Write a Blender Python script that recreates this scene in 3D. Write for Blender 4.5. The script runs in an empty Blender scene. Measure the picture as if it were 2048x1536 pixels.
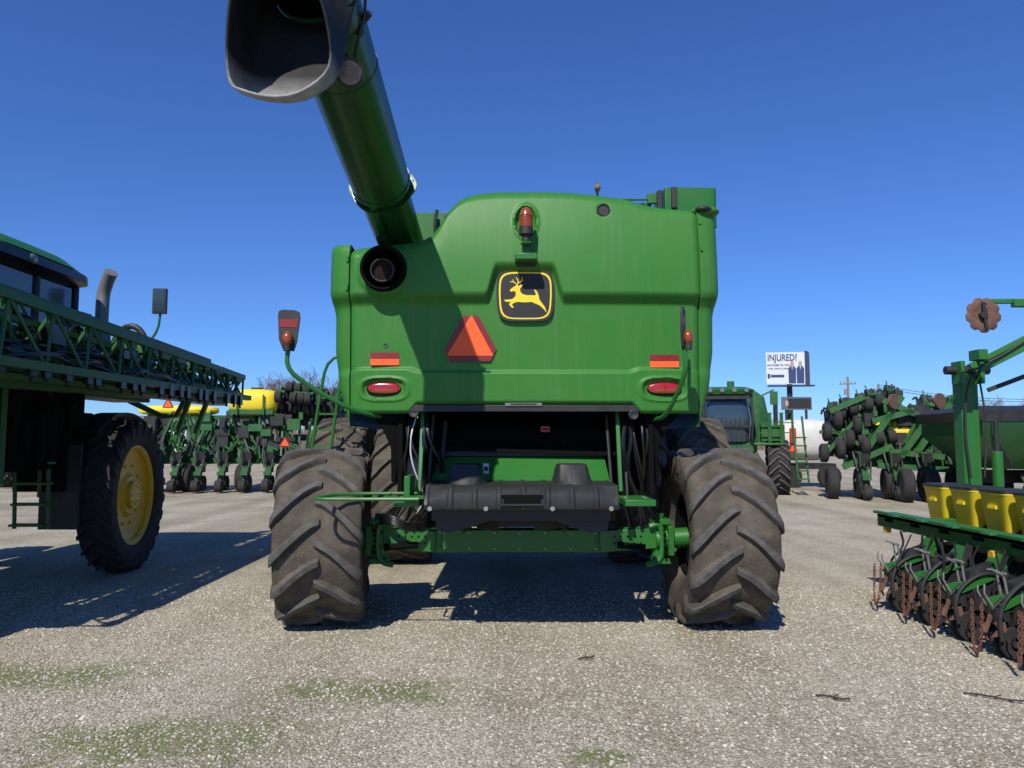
import bpy, bmesh, math, random
import numpy as np
from mathutils import Vector, Matrix, Euler
random.seed(7); np.random.seed(7)
S=bpy.context.scene; COL=S.collection
pi=math.pi
# ------------------------------------------------------------------ materials
def newmat(name):
    m=bpy.data.materials.new(name); m.use_nodes=True
    nt=m.node_tree; b=nt.nodes['Principled BSDF']; return m,nt,b
def L(nt,a,b): nt.links.new(a,b)
def paint(name,col,rough=.4,dirt=.25,dirtcol=(.22,.19,.14),scale=3.0,metal=0,coat=0.0,bump=.0,spec=.5):
    m,nt,b=newmat(name)
    tc=nt.nodes.new('ShaderNodeTexCoord')
    n=nt.nodes.new('ShaderNodeTexNoise'); n.inputs['Scale'].default_value=scale; n.inputs['Detail'].default_value=9; n.inputs['Roughness'].default_value=.65
    L(nt,tc.outputs['Object'],n.inputs['Vector'])
    r=nt.nodes.new('ShaderNodeValToRGB'); r.color_ramp.elements[0].position=.42; r.color_ramp.elements[1].position=.78
    r.color_ramp.elements[0].color=(0,0,0,1); r.color_ramp.elements[1].color=(dirt,)*3+(1,)
    L(nt,n.outputs['Fac'],r.inputs['Fac'])
    mx=nt.nodes.new('ShaderNodeMix'); mx.data_type='RGBA'
    mx.inputs['A'].default_value=(*col,1); mx.inputs['B'].default_value=(*dirtcol,1)
    L(nt,r.outputs['Color'],mx.inputs['Factor']); L(nt,mx.outputs['Result'],b.inputs['Base Color'])
    mr=nt.nodes.new('ShaderNodeMapRange'); mr.inputs['To Min'].default_value=rough-.08; mr.inputs['To Max'].default_value=min(1,rough+.22)
    L(nt,n.outputs['Fac'],mr.inputs['Value']); L(nt,mr.outputs['Result'],b.inputs['Roughness'])
    b.inputs['Metallic'].default_value=metal; b.inputs['Coat Weight'].default_value=coat
    b.inputs['Specular IOR Level'].default_value=spec
    if bump:
        n2=nt.nodes.new('ShaderNodeTexNoise'); n2.inputs['Scale'].default_value=scale*12; n2.inputs['Detail'].default_value=5
        L(nt,tc.outputs['Object'],n2.inputs['Vector'])
        bp=nt.nodes.new('ShaderNodeBump'); bp.inputs['Strength'].default_value=bump; bp.inputs['Distance'].default_value=.01
        L(nt,n2.outputs['Fac'],bp.inputs['Height']); L(nt,bp.outputs['Normal'],b.inputs['Normal'])
    return m
GREEN=paint('green_paint',(.018,.135,.018),.36,.10,(.13,.17,.08),2.2)
GREEND=paint('green_paint_dusty',(.014,.105,.018),.45,.35,(.15,.15,.10),5)
GREENP=paint('green_panel',(.034,.175,.024),.40,.16,(.13,.21,.07),1.4,bump=.03,spec=.3)
DKGREEN=paint('dark_green_tube',(.010,.056,.013),.25,.12,(.08,.10,.06),3)
BLACK=paint('black_plastic',(.016,.016,.017),.5,.22,(.10,.095,.085),6,bump=.1)
BLACKG=paint('black_gloss',(.008,.008,.009),.25,.1,(.08,.08,.07),6)
VOID=paint('black_part_and_shade',(.005,.005,.005),.9,.1,(.02,.02,.018),6,spec=.1)  # near-black for black parts, and painted-in shade of cavities, slots and recesses
RUBBER=paint('rubber_dusty',(.068,.058,.046),.88,.75,(.18,.153,.118),5,bump=.7,spec=.2)
RUBTOP=paint('rubber_lug',(.078,.074,.070),.8,.65,(.19,.178,.155),12,bump=.6,spec=.25)
RUBDK=paint('rubber_dark',(.018,.017,.016),.8,.35,(.07,.06,.05),8,bump=.4)
YELLOW=paint('yellow_paint',(.70,.43,.012),.42,.25,(.30,.24,.10),4)
YELH=paint('yellow_hopper',(.78,.60,.02),.5,.1,(.5,.4,.1),4)
STEEL=paint('steel',(.35,.35,.34),.4,.4,(.15,.13,.1),10,metal=.6)
PIPE=paint('exhaust_steel',(.20,.20,.20),.5,.5,(.10,.09,.08),10,metal=.3)
WHITE=paint('white_plastic',(.62,.62,.58),.5,.3,(.3,.28,.22),5)
ORANGE=paint('reflective_orange',(.95,.11,.012),.5,.05,(.5,.1,.05),5)
DKRED=paint('reflective_dark_red',(.20,.012,.012),.35,.15,(.3,.05,.05),8)
REDL=paint('red_lamp_lens',(.36,.008,.012),.15,.0,coat=.6)
AMBER=paint('amber_lens',(.26,.05,.010),.18,.1,(.2,.07,.03),8,coat=.6)
RUST=paint('rusty_steel',(.15,.060,.032),.85,.6,(.26,.115,.06),18,bump=.5)
RUSTD=paint('rusty_disc',(.12,.058,.04),.7,.6,(.21,.12,.08),9,bump=.3)
RUSTK=paint('sooty_rust_mesh',(.04,.024,.018),.8,.5,(.08,.045,.03),20)
GLASS=paint('tinted_glass',(.03,.05,.065),.06,.0,coat=.5)
WOOD=paint('weathered_wood',(.20,.17,.14),.85,.5,(.3,.27,.23),2)
BARK=paint('bare_bark',(.17,.135,.11),.9,.5,(.23,.19,.16),2,spec=.1)
REDP=paint('red_paint',(.6,.03,.02),.4,.1)
BWHITE=paint('billboard_white',(.60,.63,.66),.6,.05)
BNAVY=paint('billboard_navy',(.03,.05,.14),.6,.0)
BGREY=paint('billboard_grey',(.10,.12,.16),.6,.0)
SKIN=paint('printed_skin',(.45,.28,.2),.6,.0)
FEATH=paint('bird_feathers',(.17,.11,.065),.9,.8,(.40,.34,.28),30)
CONC=paint('metal_siding',(.55,.55,.53),.6,.3,(.4,.38,.33),3)
def streaks(m,amt=.28):
    nt=m.node_tree; b=nt.nodes['Principled BSDF']
    src=b.inputs['Base Color'].links[0].from_socket
    tc=nt.nodes.new('ShaderNodeTexCoord'); mp=nt.nodes.new('ShaderNodeMapping'); mp.inputs['Scale'].default_value=(9,1,.7)
    n=nt.nodes.new('ShaderNodeTexNoise'); n.inputs['Scale'].default_value=3; n.inputs['Detail'].default_value=8
    L(nt,tc.outputs['Object'],mp.inputs['Vector']); L(nt,mp.outputs['Vector'],n.inputs['Vector'])
    r=nt.nodes.new('ShaderNodeValToRGB'); r.color_ramp.elements[0].position=.5; r.color_ramp.elements[1].position=.8
    r.color_ramp.elements[0].color=(0,0,0,1); r.color_ramp.elements[1].color=(amt,amt,amt,1)
    L(nt,n.outputs['Fac'],r.inputs['Fac'])
    mx=nt.nodes.new('ShaderNodeMix'); mx.data_type='RGBA'; L(nt,r.outputs['Color'],mx.inputs['Factor'])
    L(nt,src,mx.inputs['A']); mx.inputs['B'].default_value=(.11,.21,.08,1)
    L(nt,mx.outputs['Result'],b.inputs['Base Color'])
streaks(GREENP)
# ------------------------------------------------------------------ mesh builder
class MB:
    def __init__(s): s.v=[];s.f=[];s.m=[]
    def add(s,vs,fs,m=0):
        o=len(s.v); s.v+= [tuple(p) for p in vs]; s.f+=[tuple(i+o for i in f) for f in fs]; s.m+=[m]*len(fs); return s
    def box(s,c,d,m=0,rot=None,taper=1.0):
        hx,hy,hz=d[0]/2,d[1]/2,d[2]/2
        P=[Vector((x*hx*(taper if z<0 else 1),y*hy*(taper if z<0 else 1),z*hz)) for z in(-1,1) for x,y in((-1,-1),(1,-1),(1,1),(-1,1))]
        if rot: 
            R=Euler(rot).to_matrix(); P=[R@p for p in P]
        c=Vector(c); P=[p+c for p in P]
        return s.add(P,[(3,2,1,0),(4,5,6,7),(0,1,5,4),(1,2,6,5),(2,3,7,6),(3,0,4,7)],m)
    def beam(s,a,b,w,h,m=0,up=(0,0,1)):
        a=Vector(a);b=Vector(b);d=(b-a).normalized();u=Vector(up)
        if abs(d.dot(u))>.97:u=Vector((0,1,0))
        sd=d.cross(u).normalized();u=sd.cross(d)
        P=[p+sd*x*w/2+u*y*h/2 for p in(a,b) for x,y in((-1,-1),(1,-1),(1,1),(-1,1))]
        return s.add(P,[(3,2,1,0),(4,5,6,7),(0,1,5,4),(1,2,6,5),(2,3,7,6),(3,0,4,7)],m)
    def cyl(s,a,b,r,m=0,n=12,r2=None,cap=True):
        a=Vector(a);b=Vector(b);d=(b-a).normalized();u=Vector((0,0,1)) if abs(d.z)<.9 else Vector((0,1,0))
        x=d.cross(u).normalized();y=x.cross(d);r2=r if r2 is None else r2
        P=[p+(x*math.cos(t)+y*math.sin(t))*q for p,q in((a,r),(b,r2)) for t in[2*pi*i/n for i in range(n)]]
        F=[(i,(i+1)%n,n+(i+1)%n,n+i) for i in range(n)]
        if cap:F+=[tuple(range(n-1,-1,-1)),tuple(range(n,2*n))]
        return s.add(P,F,m)
    def tube(s,pts,r,m=0,n=8,sm=0):
        pts=[Vector(p) for p in pts]
        for _ in range(sm):
            q=[pts[0]]
            for a,b in zip(pts,pts[1:]): q+=[a*.75+b*.25,a*.25+b*.75]
            pts=q+[pts[-1]]
        P=[];F=[];k=len(pts);prev=None
        for i,p in enumerate(pts):
            d=(pts[min(i+1,k-1)]-pts[max(i-1,0)]).normalized()
            if prev is None:
                u=Vector((0,0,1)) if abs(d.z)<.9 else Vector((0,1,0)); x=d.cross(u).normalized()
            else: x=(prev-d*prev.dot(d)).normalized()
            prev=x;y=d.cross(x)
            P+=[p+(x*math.cos(2*pi*j/n)+y*math.sin(2*pi*j/n))*r for j in range(n)]
        for i in range(k-1):
            F+=[(i*n+j,i*n+(j+1)%n,(i+1)*n+(j+1)%n,(i+1)*n+j) for j in range(n)]
        F+=[tuple(range(n-1,-1,-1)),tuple((k-1)*n+j for j in range(n))]
        return s.add(P,F,m)
    def poly(s,pts,ext,m=0):
        n=len(pts);e=Vector(ext);A=[Vector(p) for p in pts];B=[p+e for p in A]
        return s.add(A+B,[tuple(range(n)),tuple(range(2*n-1,n-1,-1))]+[(i,(i+1)%n,n+(i+1)%n,n+i) for i in range(n)],m)
    def ell(s,c,r,m=0,n=16,k=10,p=1.0,rot=None):
        def sp(t,e): return math.copysign(abs(t)**e,t)
        P=[];R=Euler(rot).to_matrix() if rot else None
        for i in range(k+1):
            a=-pi/2+pi*i/k
            for j in range(n):
                b=2*pi*j/n
                q=Vector((r[0]*sp(math.cos(a),p)*sp(math.cos(b),p),r[1]*sp(math.cos(a),p)*sp(math.sin(b),p),r[2]*sp(math.sin(a),p)))
                if R:q=R@q
                P.append(q+Vector(c))
        return s.add(P,[(i*n+j,i*n+(j+1)%n,(i+1)*n+(j+1)%n,(i+1)*n+j) for i in range(k) for j in range(n)],m)
    def rev(s,prof,m=0,n=48,c=(0,0,0),axis='x'):
        P=[];k=len(prof)
        for i in range(n):
            a=2*pi*i/n
            for x,r in prof:
                q=(x,-r*math.cos(a),r*math.sin(a)) if axis=='x' else (r*math.cos(a),x,r*math.sin(a)) if axis=='y' else (r*math.cos(a),r*math.sin(a),x)
                P.append(Vector(q)+Vector(c))
        return s.add(P,[(i*k+j,i*k+j+1,((i+1)%n)*k+j+1,((i+1)%n)*k+j) for i in range(n) for j in range(k-1)],m)
    def mesh(s,name,mats,off=(0,0,0),ang=35):
        me=bpy.data.meshes.new(name); o=Vector(off)
        me.from_pydata([(p[0]-o.x,p[1]-o.y,p[2]-o.z) for p in s.v],[],s.f)
        for mt in mats: me.materials.append(mt)
        me.polygons.foreach_set('material_index',s.m)
        bm=bmesh.new();bm.from_mesh(me);bmesh.ops.recalc_face_normals(bm,faces=bm.faces);bm.to_mesh(me);bm.free()
        me.polygons.foreach_set('use_smooth',[True]*len(me.polygons))
        me.set_sharp_from_angle(angle=math.radians(ang)); me.update()
        return me
    def obj(s,name,parent,mats,bevel=0,ang=35,label=None,world=True):
        off=(0,0,0)
        if parent is not None and world:
            off=(parent['bx'],parent['by'],parent['bz'])
        if not isinstance(mats,(list,tuple)):mats=[mats]
        o=bpy.data.objects.new(name,s.mesh(name,mats,off,ang)); COL.objects.link(o)
        if parent is not None:
            o.parent=parent
            o['bx'],o['by'],o['bz']=off
        if bevel:
            b=o.modifiers.new('bevel','BEVEL');b.width=bevel;b.segments=2;b.limit_method='ANGLE';b.angle_limit=math.radians(50)
        if label:o['label']=label
        return o
def thing(name,label,cat,loc=(0,0,0),rz=0,group=None,local=False):
    e=bpy.data.objects.new(name,None);COL.objects.link(e);e.location=loc;e.rotation_euler[2]=rz
    e['label']=label;e['category']=cat;e.empty_display_size=.2
    e['bx'],e['by'],e['bz']=(0,0,0) if local else loc
    if group:e['group']=group
    return e
def meta(o,label,cat,group=None):
    o['label']=label;o['category']=cat
    if group:o['group']=group
def text(sx,size,name,parent,loc,mat,rot=(pi/2,0,0),xs=1,al='CENTER'):
    cu=bpy.data.curves.new('t','FONT');cu.body=sx;cu.size=size;cu.extrude=size*.01;cu.align_x=al;cu.align_y='CENTER';cu.offset=size*.012
    o=bpy.data.objects.new('t',cu);COL.objects.link(o)
    bpy.context.view_layer.update()
    me=bpy.data.meshes.new_from_object(o.evaluated_get(bpy.context.evaluated_depsgraph_get()))
    bpy.data.objects.remove(o);me.materials.clear();me.materials.append(mat)
    q=bpy.data.objects.new(name,me);COL.objects.link(q);q.parent=parent;q.location=loc;q.rotation_euler=rot;q.scale=(xs,1,1);return q
def ring(z,x0,x1,y0,y1,p=.35,n=28):
    return [((x0+x1)/2+(x1-x0)/2*math.copysign(abs(math.cos(2*pi*i/n))**p,math.cos(2*pi*i/n)),(y0+y1)/2+(y1-y0)/2*math.copysign(abs(math.sin(2*pi*i/n))**p,math.sin(2*pi*i/n)),z) for i in range(n)]
def loft(mb,rings,m=0):
    n=len(rings[0]);mb.add([p for r in rings for p in r],[(i*n+j,i*n+(j+1)%n,(i+1)*n+(j+1)%n,(i+1)*n+j) for i in range(len(rings)-1) for j in range(n)]+[tuple(range(n)),tuple((len(rings)-1)*n+j for j in range(n))],m)
# ------------------------------------------------------------------ tyres / wheels
def tyre_mesh(R,W,rr,nl,lh=.045,sweep=.40,lw=.055,name='tyre',mats=None,seg=72):
    mb=MB();h=R-rr;Rb=R-lh
    prof=[(-.36*W,rr),(-.43*W,rr+.08*h),(-.485*W,rr+.32*h),(-.495*W,rr+.55*h),(-.495*W,rr+.78*h),(-.485*W,Rb-.03*R/.77),(-.45*W,Rb-.008),(-.2*W,Rb),(0,Rb+.002)]
    prof=prof+[(-x,r) for x,r in prof[-2::-1]]
    mb.rev(prof,0,seg)
    st=9
    for side in(-1,1):
        for i in range(nl):
            a0=2*pi*(i+(.5 if side>0 else 0))/nl+random.uniform(-.010,.010)
            P=[]
            for k in range(st):
                s_=k/(st-1); x=side*W*(-.03+.55*min(s_,1)) 
                if k==st-1: x=side*.508*W
                a=a0-sweep*(s_**1.45)
                wear=random.uniform(-.004,.002)
                top=R-.012*s_**3 - (.06*R if k==st-1 else 0)+wear
                if k==0: top-=lh*.4
                bot=Rb-.02-(.05*R*s_**4)-(.10*R if k==st-1 else 0)
                wt=lw*(.74+.45*s_)*random.uniform(.92,1.08)/R/2; wb=wt*1.75
                for q,(aa,rad) in enumerate(((a-wb,bot),(a-wt*1.12,top-lh*.28),(a-wt*.8,top),(a+wt*.8,top),(a+wt*1.12,top-lh*.28),(a+wb,bot))):
                    P.append((x+(side*.010 if q in(1,2,3,4) and k>=st-2 else 0),-rad*math.cos(aa),rad*math.sin(aa)))
            F=[];FT=[]
            for k in range(st-1):
                b=k*6
                F+=[(b,b+1,b+7,b+6),(b+4,b+5,b+11,b+10)];FT+=[(b+1,b+2,b+8,b+7),(b+2,b+3,b+9,b+8),(b+3,b+4,b+10,b+9)]
            e=(st-1)*6
            F+=[(0,5,4,3,2,1),tuple(range(e,e+6))]
            mb.add(P,F,0); o=len(mb.v)-len(P); mb.f+=[tuple(q+o for q in f) for f in FT]; mb.m+=[1]*len(FT)
    return mb.mesh(name,mats or [RUBBER,RUBTOP],ang=52)
def rim_mesh(rr,W,out,mat=YELLOW,dark=False):
    mb=MB(); o=out
    mb.rev([(-.37*W,rr+.015),(-.37*W,rr-.02),(-.30*W,rr-.05),(.30*W,rr-.05),(.37*W,rr-.02),(.37*W,rr+.015)],1 if dark else 0,48)
    mb.rev([(o*.2*W,rr-.05),(o*.10*W,rr*.75),(o*.12*W,rr*.45),(o*.22*W,rr*.38),(o*.24*W,0.001)],0,48)
    for i in range(10):
        a=2*pi*i/10; q=rr*.6
        mb.cyl((o*.1*W,q*math.cos(a),q*math.sin(a)),(o*.17*W,q*math.cos(a),q*math.sin(a)),.022,0,6)
    mb.cyl((-o*.33*W,0,0),(o*.05*W,0,0),rr*.72,1,28)
    return mb.mesh('rim',[mat,VOID])
def hub_mesh(r,o,W,mat):
    mb=MB(); mb.cyl((-o*.15*W,0,0),(o*.36*W,0,0),r,0,20)
    for i in range(8):
        a=2*pi*i/8; mb.cyl((o*.34*W,r*.7*math.cos(a),r*.7*math.sin(a)),(o*.39*W,r*.7*math.cos(a),r*.7*math.sin(a)),.014,0,6)
    return mb.mesh('wheel',[mat])
def wheel(parent,loc,tm,rm,hm,rz=0,rx=0):
    w=bpy.data.objects.new('wheel',hm);COL.objects.link(w);w.parent=parent;w.location=loc;w.rotation_euler=(rx,0,rz)
    for n,m in(('tyre',tm),('rim',rm)):
        o=bpy.data.objects.new(n,m);COL.objects.link(o);o.parent=w
    return w
# ================================================================== COMBINE
CB=(.11,8.2,0)
C=thing('combine_harvester','large green combine harvester seen from behind, unloading auger folded back','combine',CB)
def ss(a,b,t):
    t=max(0,min(1,(t-a)/(b-a)));return t*t*(3-2*t)
tx=[-1.41,-.90,-.78,-.70,-.63,-.56,-.48,-.40,-.28,-.10,.33,.55,.77,1.03,1.2,1.4,1.63]
tz=[3.33,3.38,3.405,3.45,3.55,3.68,3.77,3.82,3.85,3.865,3.865,3.855,3.83,3.79,3.73,3.70,3.69]
def ztop(x): return float(np.interp(x,tx,tz))
def zbot(x):
    d=abs(x-.11); return 1.93-.08*ss(.92,1.02,d)
LX=(-1.11,1.32)
def panelY(x,z,edge=True):
    c=.11
    zs=2.90+.26*(1-ss(.24,.34,abs(x-c)))
    y=6.27+.13*max(0,(z-3.0)/.85)**2
    y+=.078*(1-ss(zs-.12,zs-.0,z))
    y+=.05*max(0,(2.85-z)/.9)
    zl=2.215
    for lx in LX: zl+=.03*(1-ss(.2,.32,abs(x-lx)))
    y-=.026*(1-ss(zl-.02,zl+.012,z))
    y+=.05*abs((x-c)/1.5)**4
    if edge:
        r=math.hypot(x+1.10,z-3.085); y-=.03*(1-ss(.20,.26,r)); y+=.26*(1-ss(.165,.195,r))
        e=math.hypot((x-.12)/.10,(z-3.52)/.155); y-=.012*(1-ss(1.0,1.25,e)); y+=.07*(1-ss(.75,1.0,e))
        for lx in LX:
            e=(abs((x-lx)/.205)**2.8+abs((z-2.06)/.10)**2.8)**(1/2.8); y-=.012*(1-ss(1.0,1.2,e)); y+=.035*(1-ss(.8,.98,e))
        e=math.hypot(x-.80,z-3.63); y+=.02*(1-ss(.045,.06,e))
        for ex in(-1.41,1.63):
            d=abs(x-ex); y+=.025*max(0,1-d/.05)**2
        d=z-zbot(x); y+=.03*max(0,1-d/.035)**2
        y+=.0025*math.sin(x*3.1+z*2.2)*math.sin(z*3.7-x)
        if z>3.2: y+=.05*(1-ss(-.95,-.55,x))*ss(3.2,3.4,z)
    return y
mb=MB();NX,NZ=260,190
V=[];F=[]
for i in range(NX+1):
    x=-1.41+3.04*i/NX; zb=zbot(x);zt=ztop(x)
    for j in range(NZ+1):
        t=j/NZ; z=zb+(zt-zb)*t; d=zt-z
        y=panelY(x,z)+.15*max(0,1-d/.13)**2.2
        V.append((x,y,z))
    y0=V[-1][1]
    V.append((x,y0+.12,zt+.008)); V.append((x,y0+2.2,zt+.02))
K=NZ+3
for i in range(NX):
    for j in range(K-1): F.append((i*K+j,(i+1)*K+j,(i+1)*K+j+1,i*K+j+1))
mb.add(V,F)
shell=mb.obj('rear_hood',C,GREENP,ang=50)
hz=[1.72,1.80,2.05,2.4,2.72,2.86,2.93,3.3,3.75];hw=[1.48,1.56,1.65,1.70,1.70,1.728,1.737,1.735,1.74]
for side,zt in((-1,3.34),(1,3.70)):
    seam=(-1.419 if side<0 else 1.639); V=[];F=[];n=46
    for j in range(n+1):
        z=1.74+(zt-1.74)*j/n; xo=.11+side*float(np.interp(z,hz,hw)); y0=panelY(seam,z,False)+.03
        w=xo-seam
        pl=[(seam,y0+.05),(seam,y0+.008),(seam+.03*w,y0),(seam+.35*w,y0+.012),(seam+.62*w,y0+.035),(seam+.82*w,y0+.08),(seam+.94*w,y0+.14),(xo,y0+.24),(xo,y0+.45),(xo,8.0),(xo,10.0)]
        if z>zt-.04: pl=[(px,py+.03*(z-zt+.04)/.04) for px,py in pl]
        V+=[(px,py,z) for px,py in pl]
    k=11
    for j in range(n):
        F+=[(j*k+i,j*k+i+1,(j+1)*k+i+1,(j+1)*k+i) for i in range(k-1)]
    F.append(tuple(n*k+i for i in range(k)))
    m2=MB();m2.add(V,F)
    for z in((2.95,3.2) if side<0 else (3.3,3.55)): m2.box((seam+side*.02,panelY(seam,z,False)+.03,z),(.02,.03,.05),0)
    m2.obj('side_panel',C,GREENP,ang=40)
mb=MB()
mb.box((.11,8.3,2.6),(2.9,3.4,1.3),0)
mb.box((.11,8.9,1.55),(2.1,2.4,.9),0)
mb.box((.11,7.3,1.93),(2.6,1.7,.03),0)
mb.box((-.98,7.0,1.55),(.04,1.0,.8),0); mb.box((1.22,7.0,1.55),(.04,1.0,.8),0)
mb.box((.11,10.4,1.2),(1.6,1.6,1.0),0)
mb.obj('chassis_interior',C,VOID)  # near-black boxes paint in the shade behind seams and rear opening
mb=MB()
mb.box((.3,8.2,3.62),(2.5,2.2,.46),0)
mb.box((1.05,6.88,3.80),(.55,.03,.14),0); mb.box((1.5,6.80,3.86),(.05,.25,.2),1)
mb.box((1.33,6.84,3.90),(.10,.04,.10),0); mb.box((1.385,6.79,3.86),(.045,.05,.20),1)
P=[];n=12
for z in(3.60,3.965):
    for i in range(n+1):
        a=i/n
        if a<.55: x=1.42+(1.86-1.42)*a/.55;y=6.70+.03*a
        else:
            b=(a-.55)/.45*pi/2; x=1.86+.05*math.sin(b);y=6.77-.05*math.cos(b)
        P.append((x,y,z))
    P.append((1.91,9.3,z)); P.append((1.42,9.3,z))
q=n+3
mb.add(P,[(i,(i+1)%q,q+(i+1)%q,q+i) for i in range(q)]+[tuple(range(q,2*q))])
mb.box((.9,6.80,3.83),(.12,.03,.05),2)
mb.box((-.64,7.1,3.62),(.18,.3,.24),0); mb.cyl((-.60,6.85,3.72),(-.60,6.90,3.72),.045,1,14); mb.tube([(-.72,6.9,3.5),(-.73,6.85,3.7),(-.72,6.95,3.82)],.018,1,8,2)
mb.tube([(1.0,6.86,3.9),(1.3,6.86,3.9)],.012,0)
for x in(.85,1.12,1.24): mb.cyl((x,6.86,3.84),(x,6.87,3.84),.03,1,12)
mb.obj('grain_tank',C,[GREEN,BLACK,STEEL],bevel=.006)
mb=MB()
mb.box((.11,11.4,2.6),(1.9,1.5,1.7),1); mb.box((.11,11.4,3.55),(2.1,1.8,.2),0); mb.box((.11,11.4,1.7),(2.0,1.6,.2),0)
mb.obj('cab',C,[GREEN,GLASS],bevel=.05)
mb=MB(); mb.ell((1.73,6.50,3.66),(.13,.10,.05),0); mb.ell((1.70,6.43,3.665),(.075,.06,.03),1); mb.obj('air_scoop',C,[GREENP,BLACK])
mb=MB()
mb.rev([(6.46,.185),(6.30,.188),(6.195,.197),(6.185,.187),(6.195,.172),(6.44,.165)],0,40,(-1.10,0,3.085),'y')
mb.rev([(6.46,.105),(6.225,.105),(6.22,.098),(6.225,.09),(6.42,.088)],2,32,(-1.11,0,3.07),'y')
for i in range(-6,7):
    q=math.sqrt(max(0,.088**2-(i*.0135)**2))
    mb.cyl((-1.11+i*.0135,6.26,3.07-q),(-1.11+i*.0135,6.26,3.07+q),.0022,1,4); mb.cyl((-1.11-q,6.262,3.07+i*.0135),(-1.11+q,6.262,3.07+i*.0135),.0022,1,4)
mb.cyl((-1.11,6.40,3.07),(-1.11,6.41,3.07),.088,0,24)
mb.cyl((-1.10,6.44,3.085),(-1.10,6.47,3.085),.18,0,32)
mb.obj('exhaust_outlet',C,[VOID,RUSTK,BLACK])
mb=MB()
mb.rev([(3.42,.058),(3.425,.062),(3.50,.06),(3.55,.052),(3.585,.036),(3.60,.012),(3.602,0.0005)],1,28,(.12,6.17,0),'z')
for zz in(3.44,3.46,3.48,3.50,3.52): mb.rev([(zz-.003,.061),(zz,.064),(zz+.003,.061)],1,28,(.12,6.17,0),'z')
mb.cyl((.12,6.17,3.36),(.12,6.17,3.42),.062,0,24);mb.cyl((.12,6.17,3.30),(.12,6.17,3.36),.035,0,16)
mb.obj('beacon_lamp',C,[BLACK,AMBER])
mb=MB(); mb.box((.12,6.17,3.285),(.09,.09,.02));mb.box((.12,6.23,3.22),(.07,.03,.12));mb.box((.12,6.20,3.165),(.19,.17,.06));mb.box((.12,6.26,3.13),(.17,.06,.03),1)
mb.obj('beacon_bracket',C,[GREEN,BLACK],bevel=.012)
mb=MB(); y=panelY(.80,3.63)-.03; mb.rev([(y+.03,.06),(y,.06),(y-.005,.052),(y,.045),(y+.012,.044)],0,28,(.80,0,3.63),'y'); mb.cyl((.80,y+.006,3.63),(.80,y+.03,3.63),.046,0,20); mb.obj('vent_plug',C,BLACK)
mb=MB();y=panelY(-1.10,2.44); mb.rev([(y+.01,.02),(y-.006,.019),(y-.004,.012),(y+.004,.011)],0,16,(-1.10,0,2.44),'y')
mb.obj('vent_plug',C,BLACK)
# emblem
sc=1/232.; ec=(.115,2.868)
yb=min(panelY(ec[0]+dx,ec[1]+dz) for dx in(-.2,0,.2) for dz in(-.2,0,.2))-.012
def sup(a,b,n=56,p=.42):
    r=[]
    for i in range(n):
        t=2*pi*i/n; cx=math.copysign(abs(math.cos(t))**p,math.cos(t));sy=math.copysign(abs(math.sin(t))**p,math.sin(t))
        k=1-.05*max(0,-sy); r.append((a*cx*k,b*sy))
    return r
def pl(pts,y): return [(ec[0]+x*sc,y,ec[1]+z*sc) for x,z in pts]
mb=MB(); mb.poly(pl(sup(58,52.5),yb),(0,.05,0),0); mb.poly(pl(sup(53,48),yb-.003),(0,.004,0),1); mb.poly(pl(sup(49.6,44.6),yb-.006),(0,.004,0),0)
# slim leaping stag, nearly level back
deer=[(1022,580),(1026,576),(1031,573),(1035,570.5),(1040,571.5),(1045,569),(1049,569.5),(1046,573),(1042.5,577),(1043,583),(1047,588),(1055,590.5),(1065,590.5),(1073,591),(1074.5,588),(1072,583.5),(1070.5,578.5),(1075,581),(1078,586),(1080,592),(1081,599),(1086,606),(1092,614),(1096,626),(1090,619),(1082,611.5),(1072,607),(1065,604),(1056,605),(1046,605),(1038,604),(1031,606),(1026,609),(1030,616),(1026,616),(1020,609),(1024,604),(1014,604),(1010,600),(1018,599.5),(1027,598.5),(1033,593),(1034,587.5),(1033,582.5),(1028,582.5),(1023,583.5)]
dk=[((u-1053)*1.0,-(v-591)) for u,v in deer]
mb.poly(pl(dk,yb-.009),(0,.004,0),1)
def stroke(ps,w):
    for (a,b) in zip(ps,ps[1:]):
        A=Vector((a[0]-1053,-(a[1]-591)));B=Vector((b[0]-1053,-(b[1]-591)));d=(B-A).normalized();n=Vector((-d.y,d.x))*w/2
        A-=d*.5;B+=d*.5
        mb.poly(pl([A+n,A-n,B-n*.8,B+n*.8],yb-.0085-random.random()*.0008),(0,.003,0),1)
stroke([(1036,571),(1034,566.5),(1029,563.5),(1023,563)],1.9);stroke([(1030,564),(1028,559)],1.6)
stroke([(1037,571),(1038.5,565),(1038,559),(1034.5,555)],1.9);stroke([(1038.5,566),(1043.5,563),(1046.5,559),(1046.5,554)],1.9);stroke([(1044,562.5),(1049,561)],1.5)
EMY=paint('emblem_yellow',(.80,.60,.02),.5,.0); EMB=paint('emblem_black',(.012,.012,.012),.5,.05,(.1,.1,.1),8)
mb.obj('emblem_badge',C,[EMB,EMY])
yb2=panelY(-.36,2.5)-.012; sc2=1/231.
def q2(u,v,y): return (-.36+(u-940)*sc2,y,2.50-(v-675)*sc2)
mb=MB(); mb.poly([q2(*p,yb2) for p in((926,629),(956,629),(992,697),(980,721),(898,721),(888,698))],(0,.012,0),0)
mb.poly([q2(*p,yb2-.003) for p in((940,630),(943,630),(986,710),(893,710))],(0,.004,0),1)
mb.obj('slow_vehicle_triangle',C,[DKRED,ORANGE])
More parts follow.
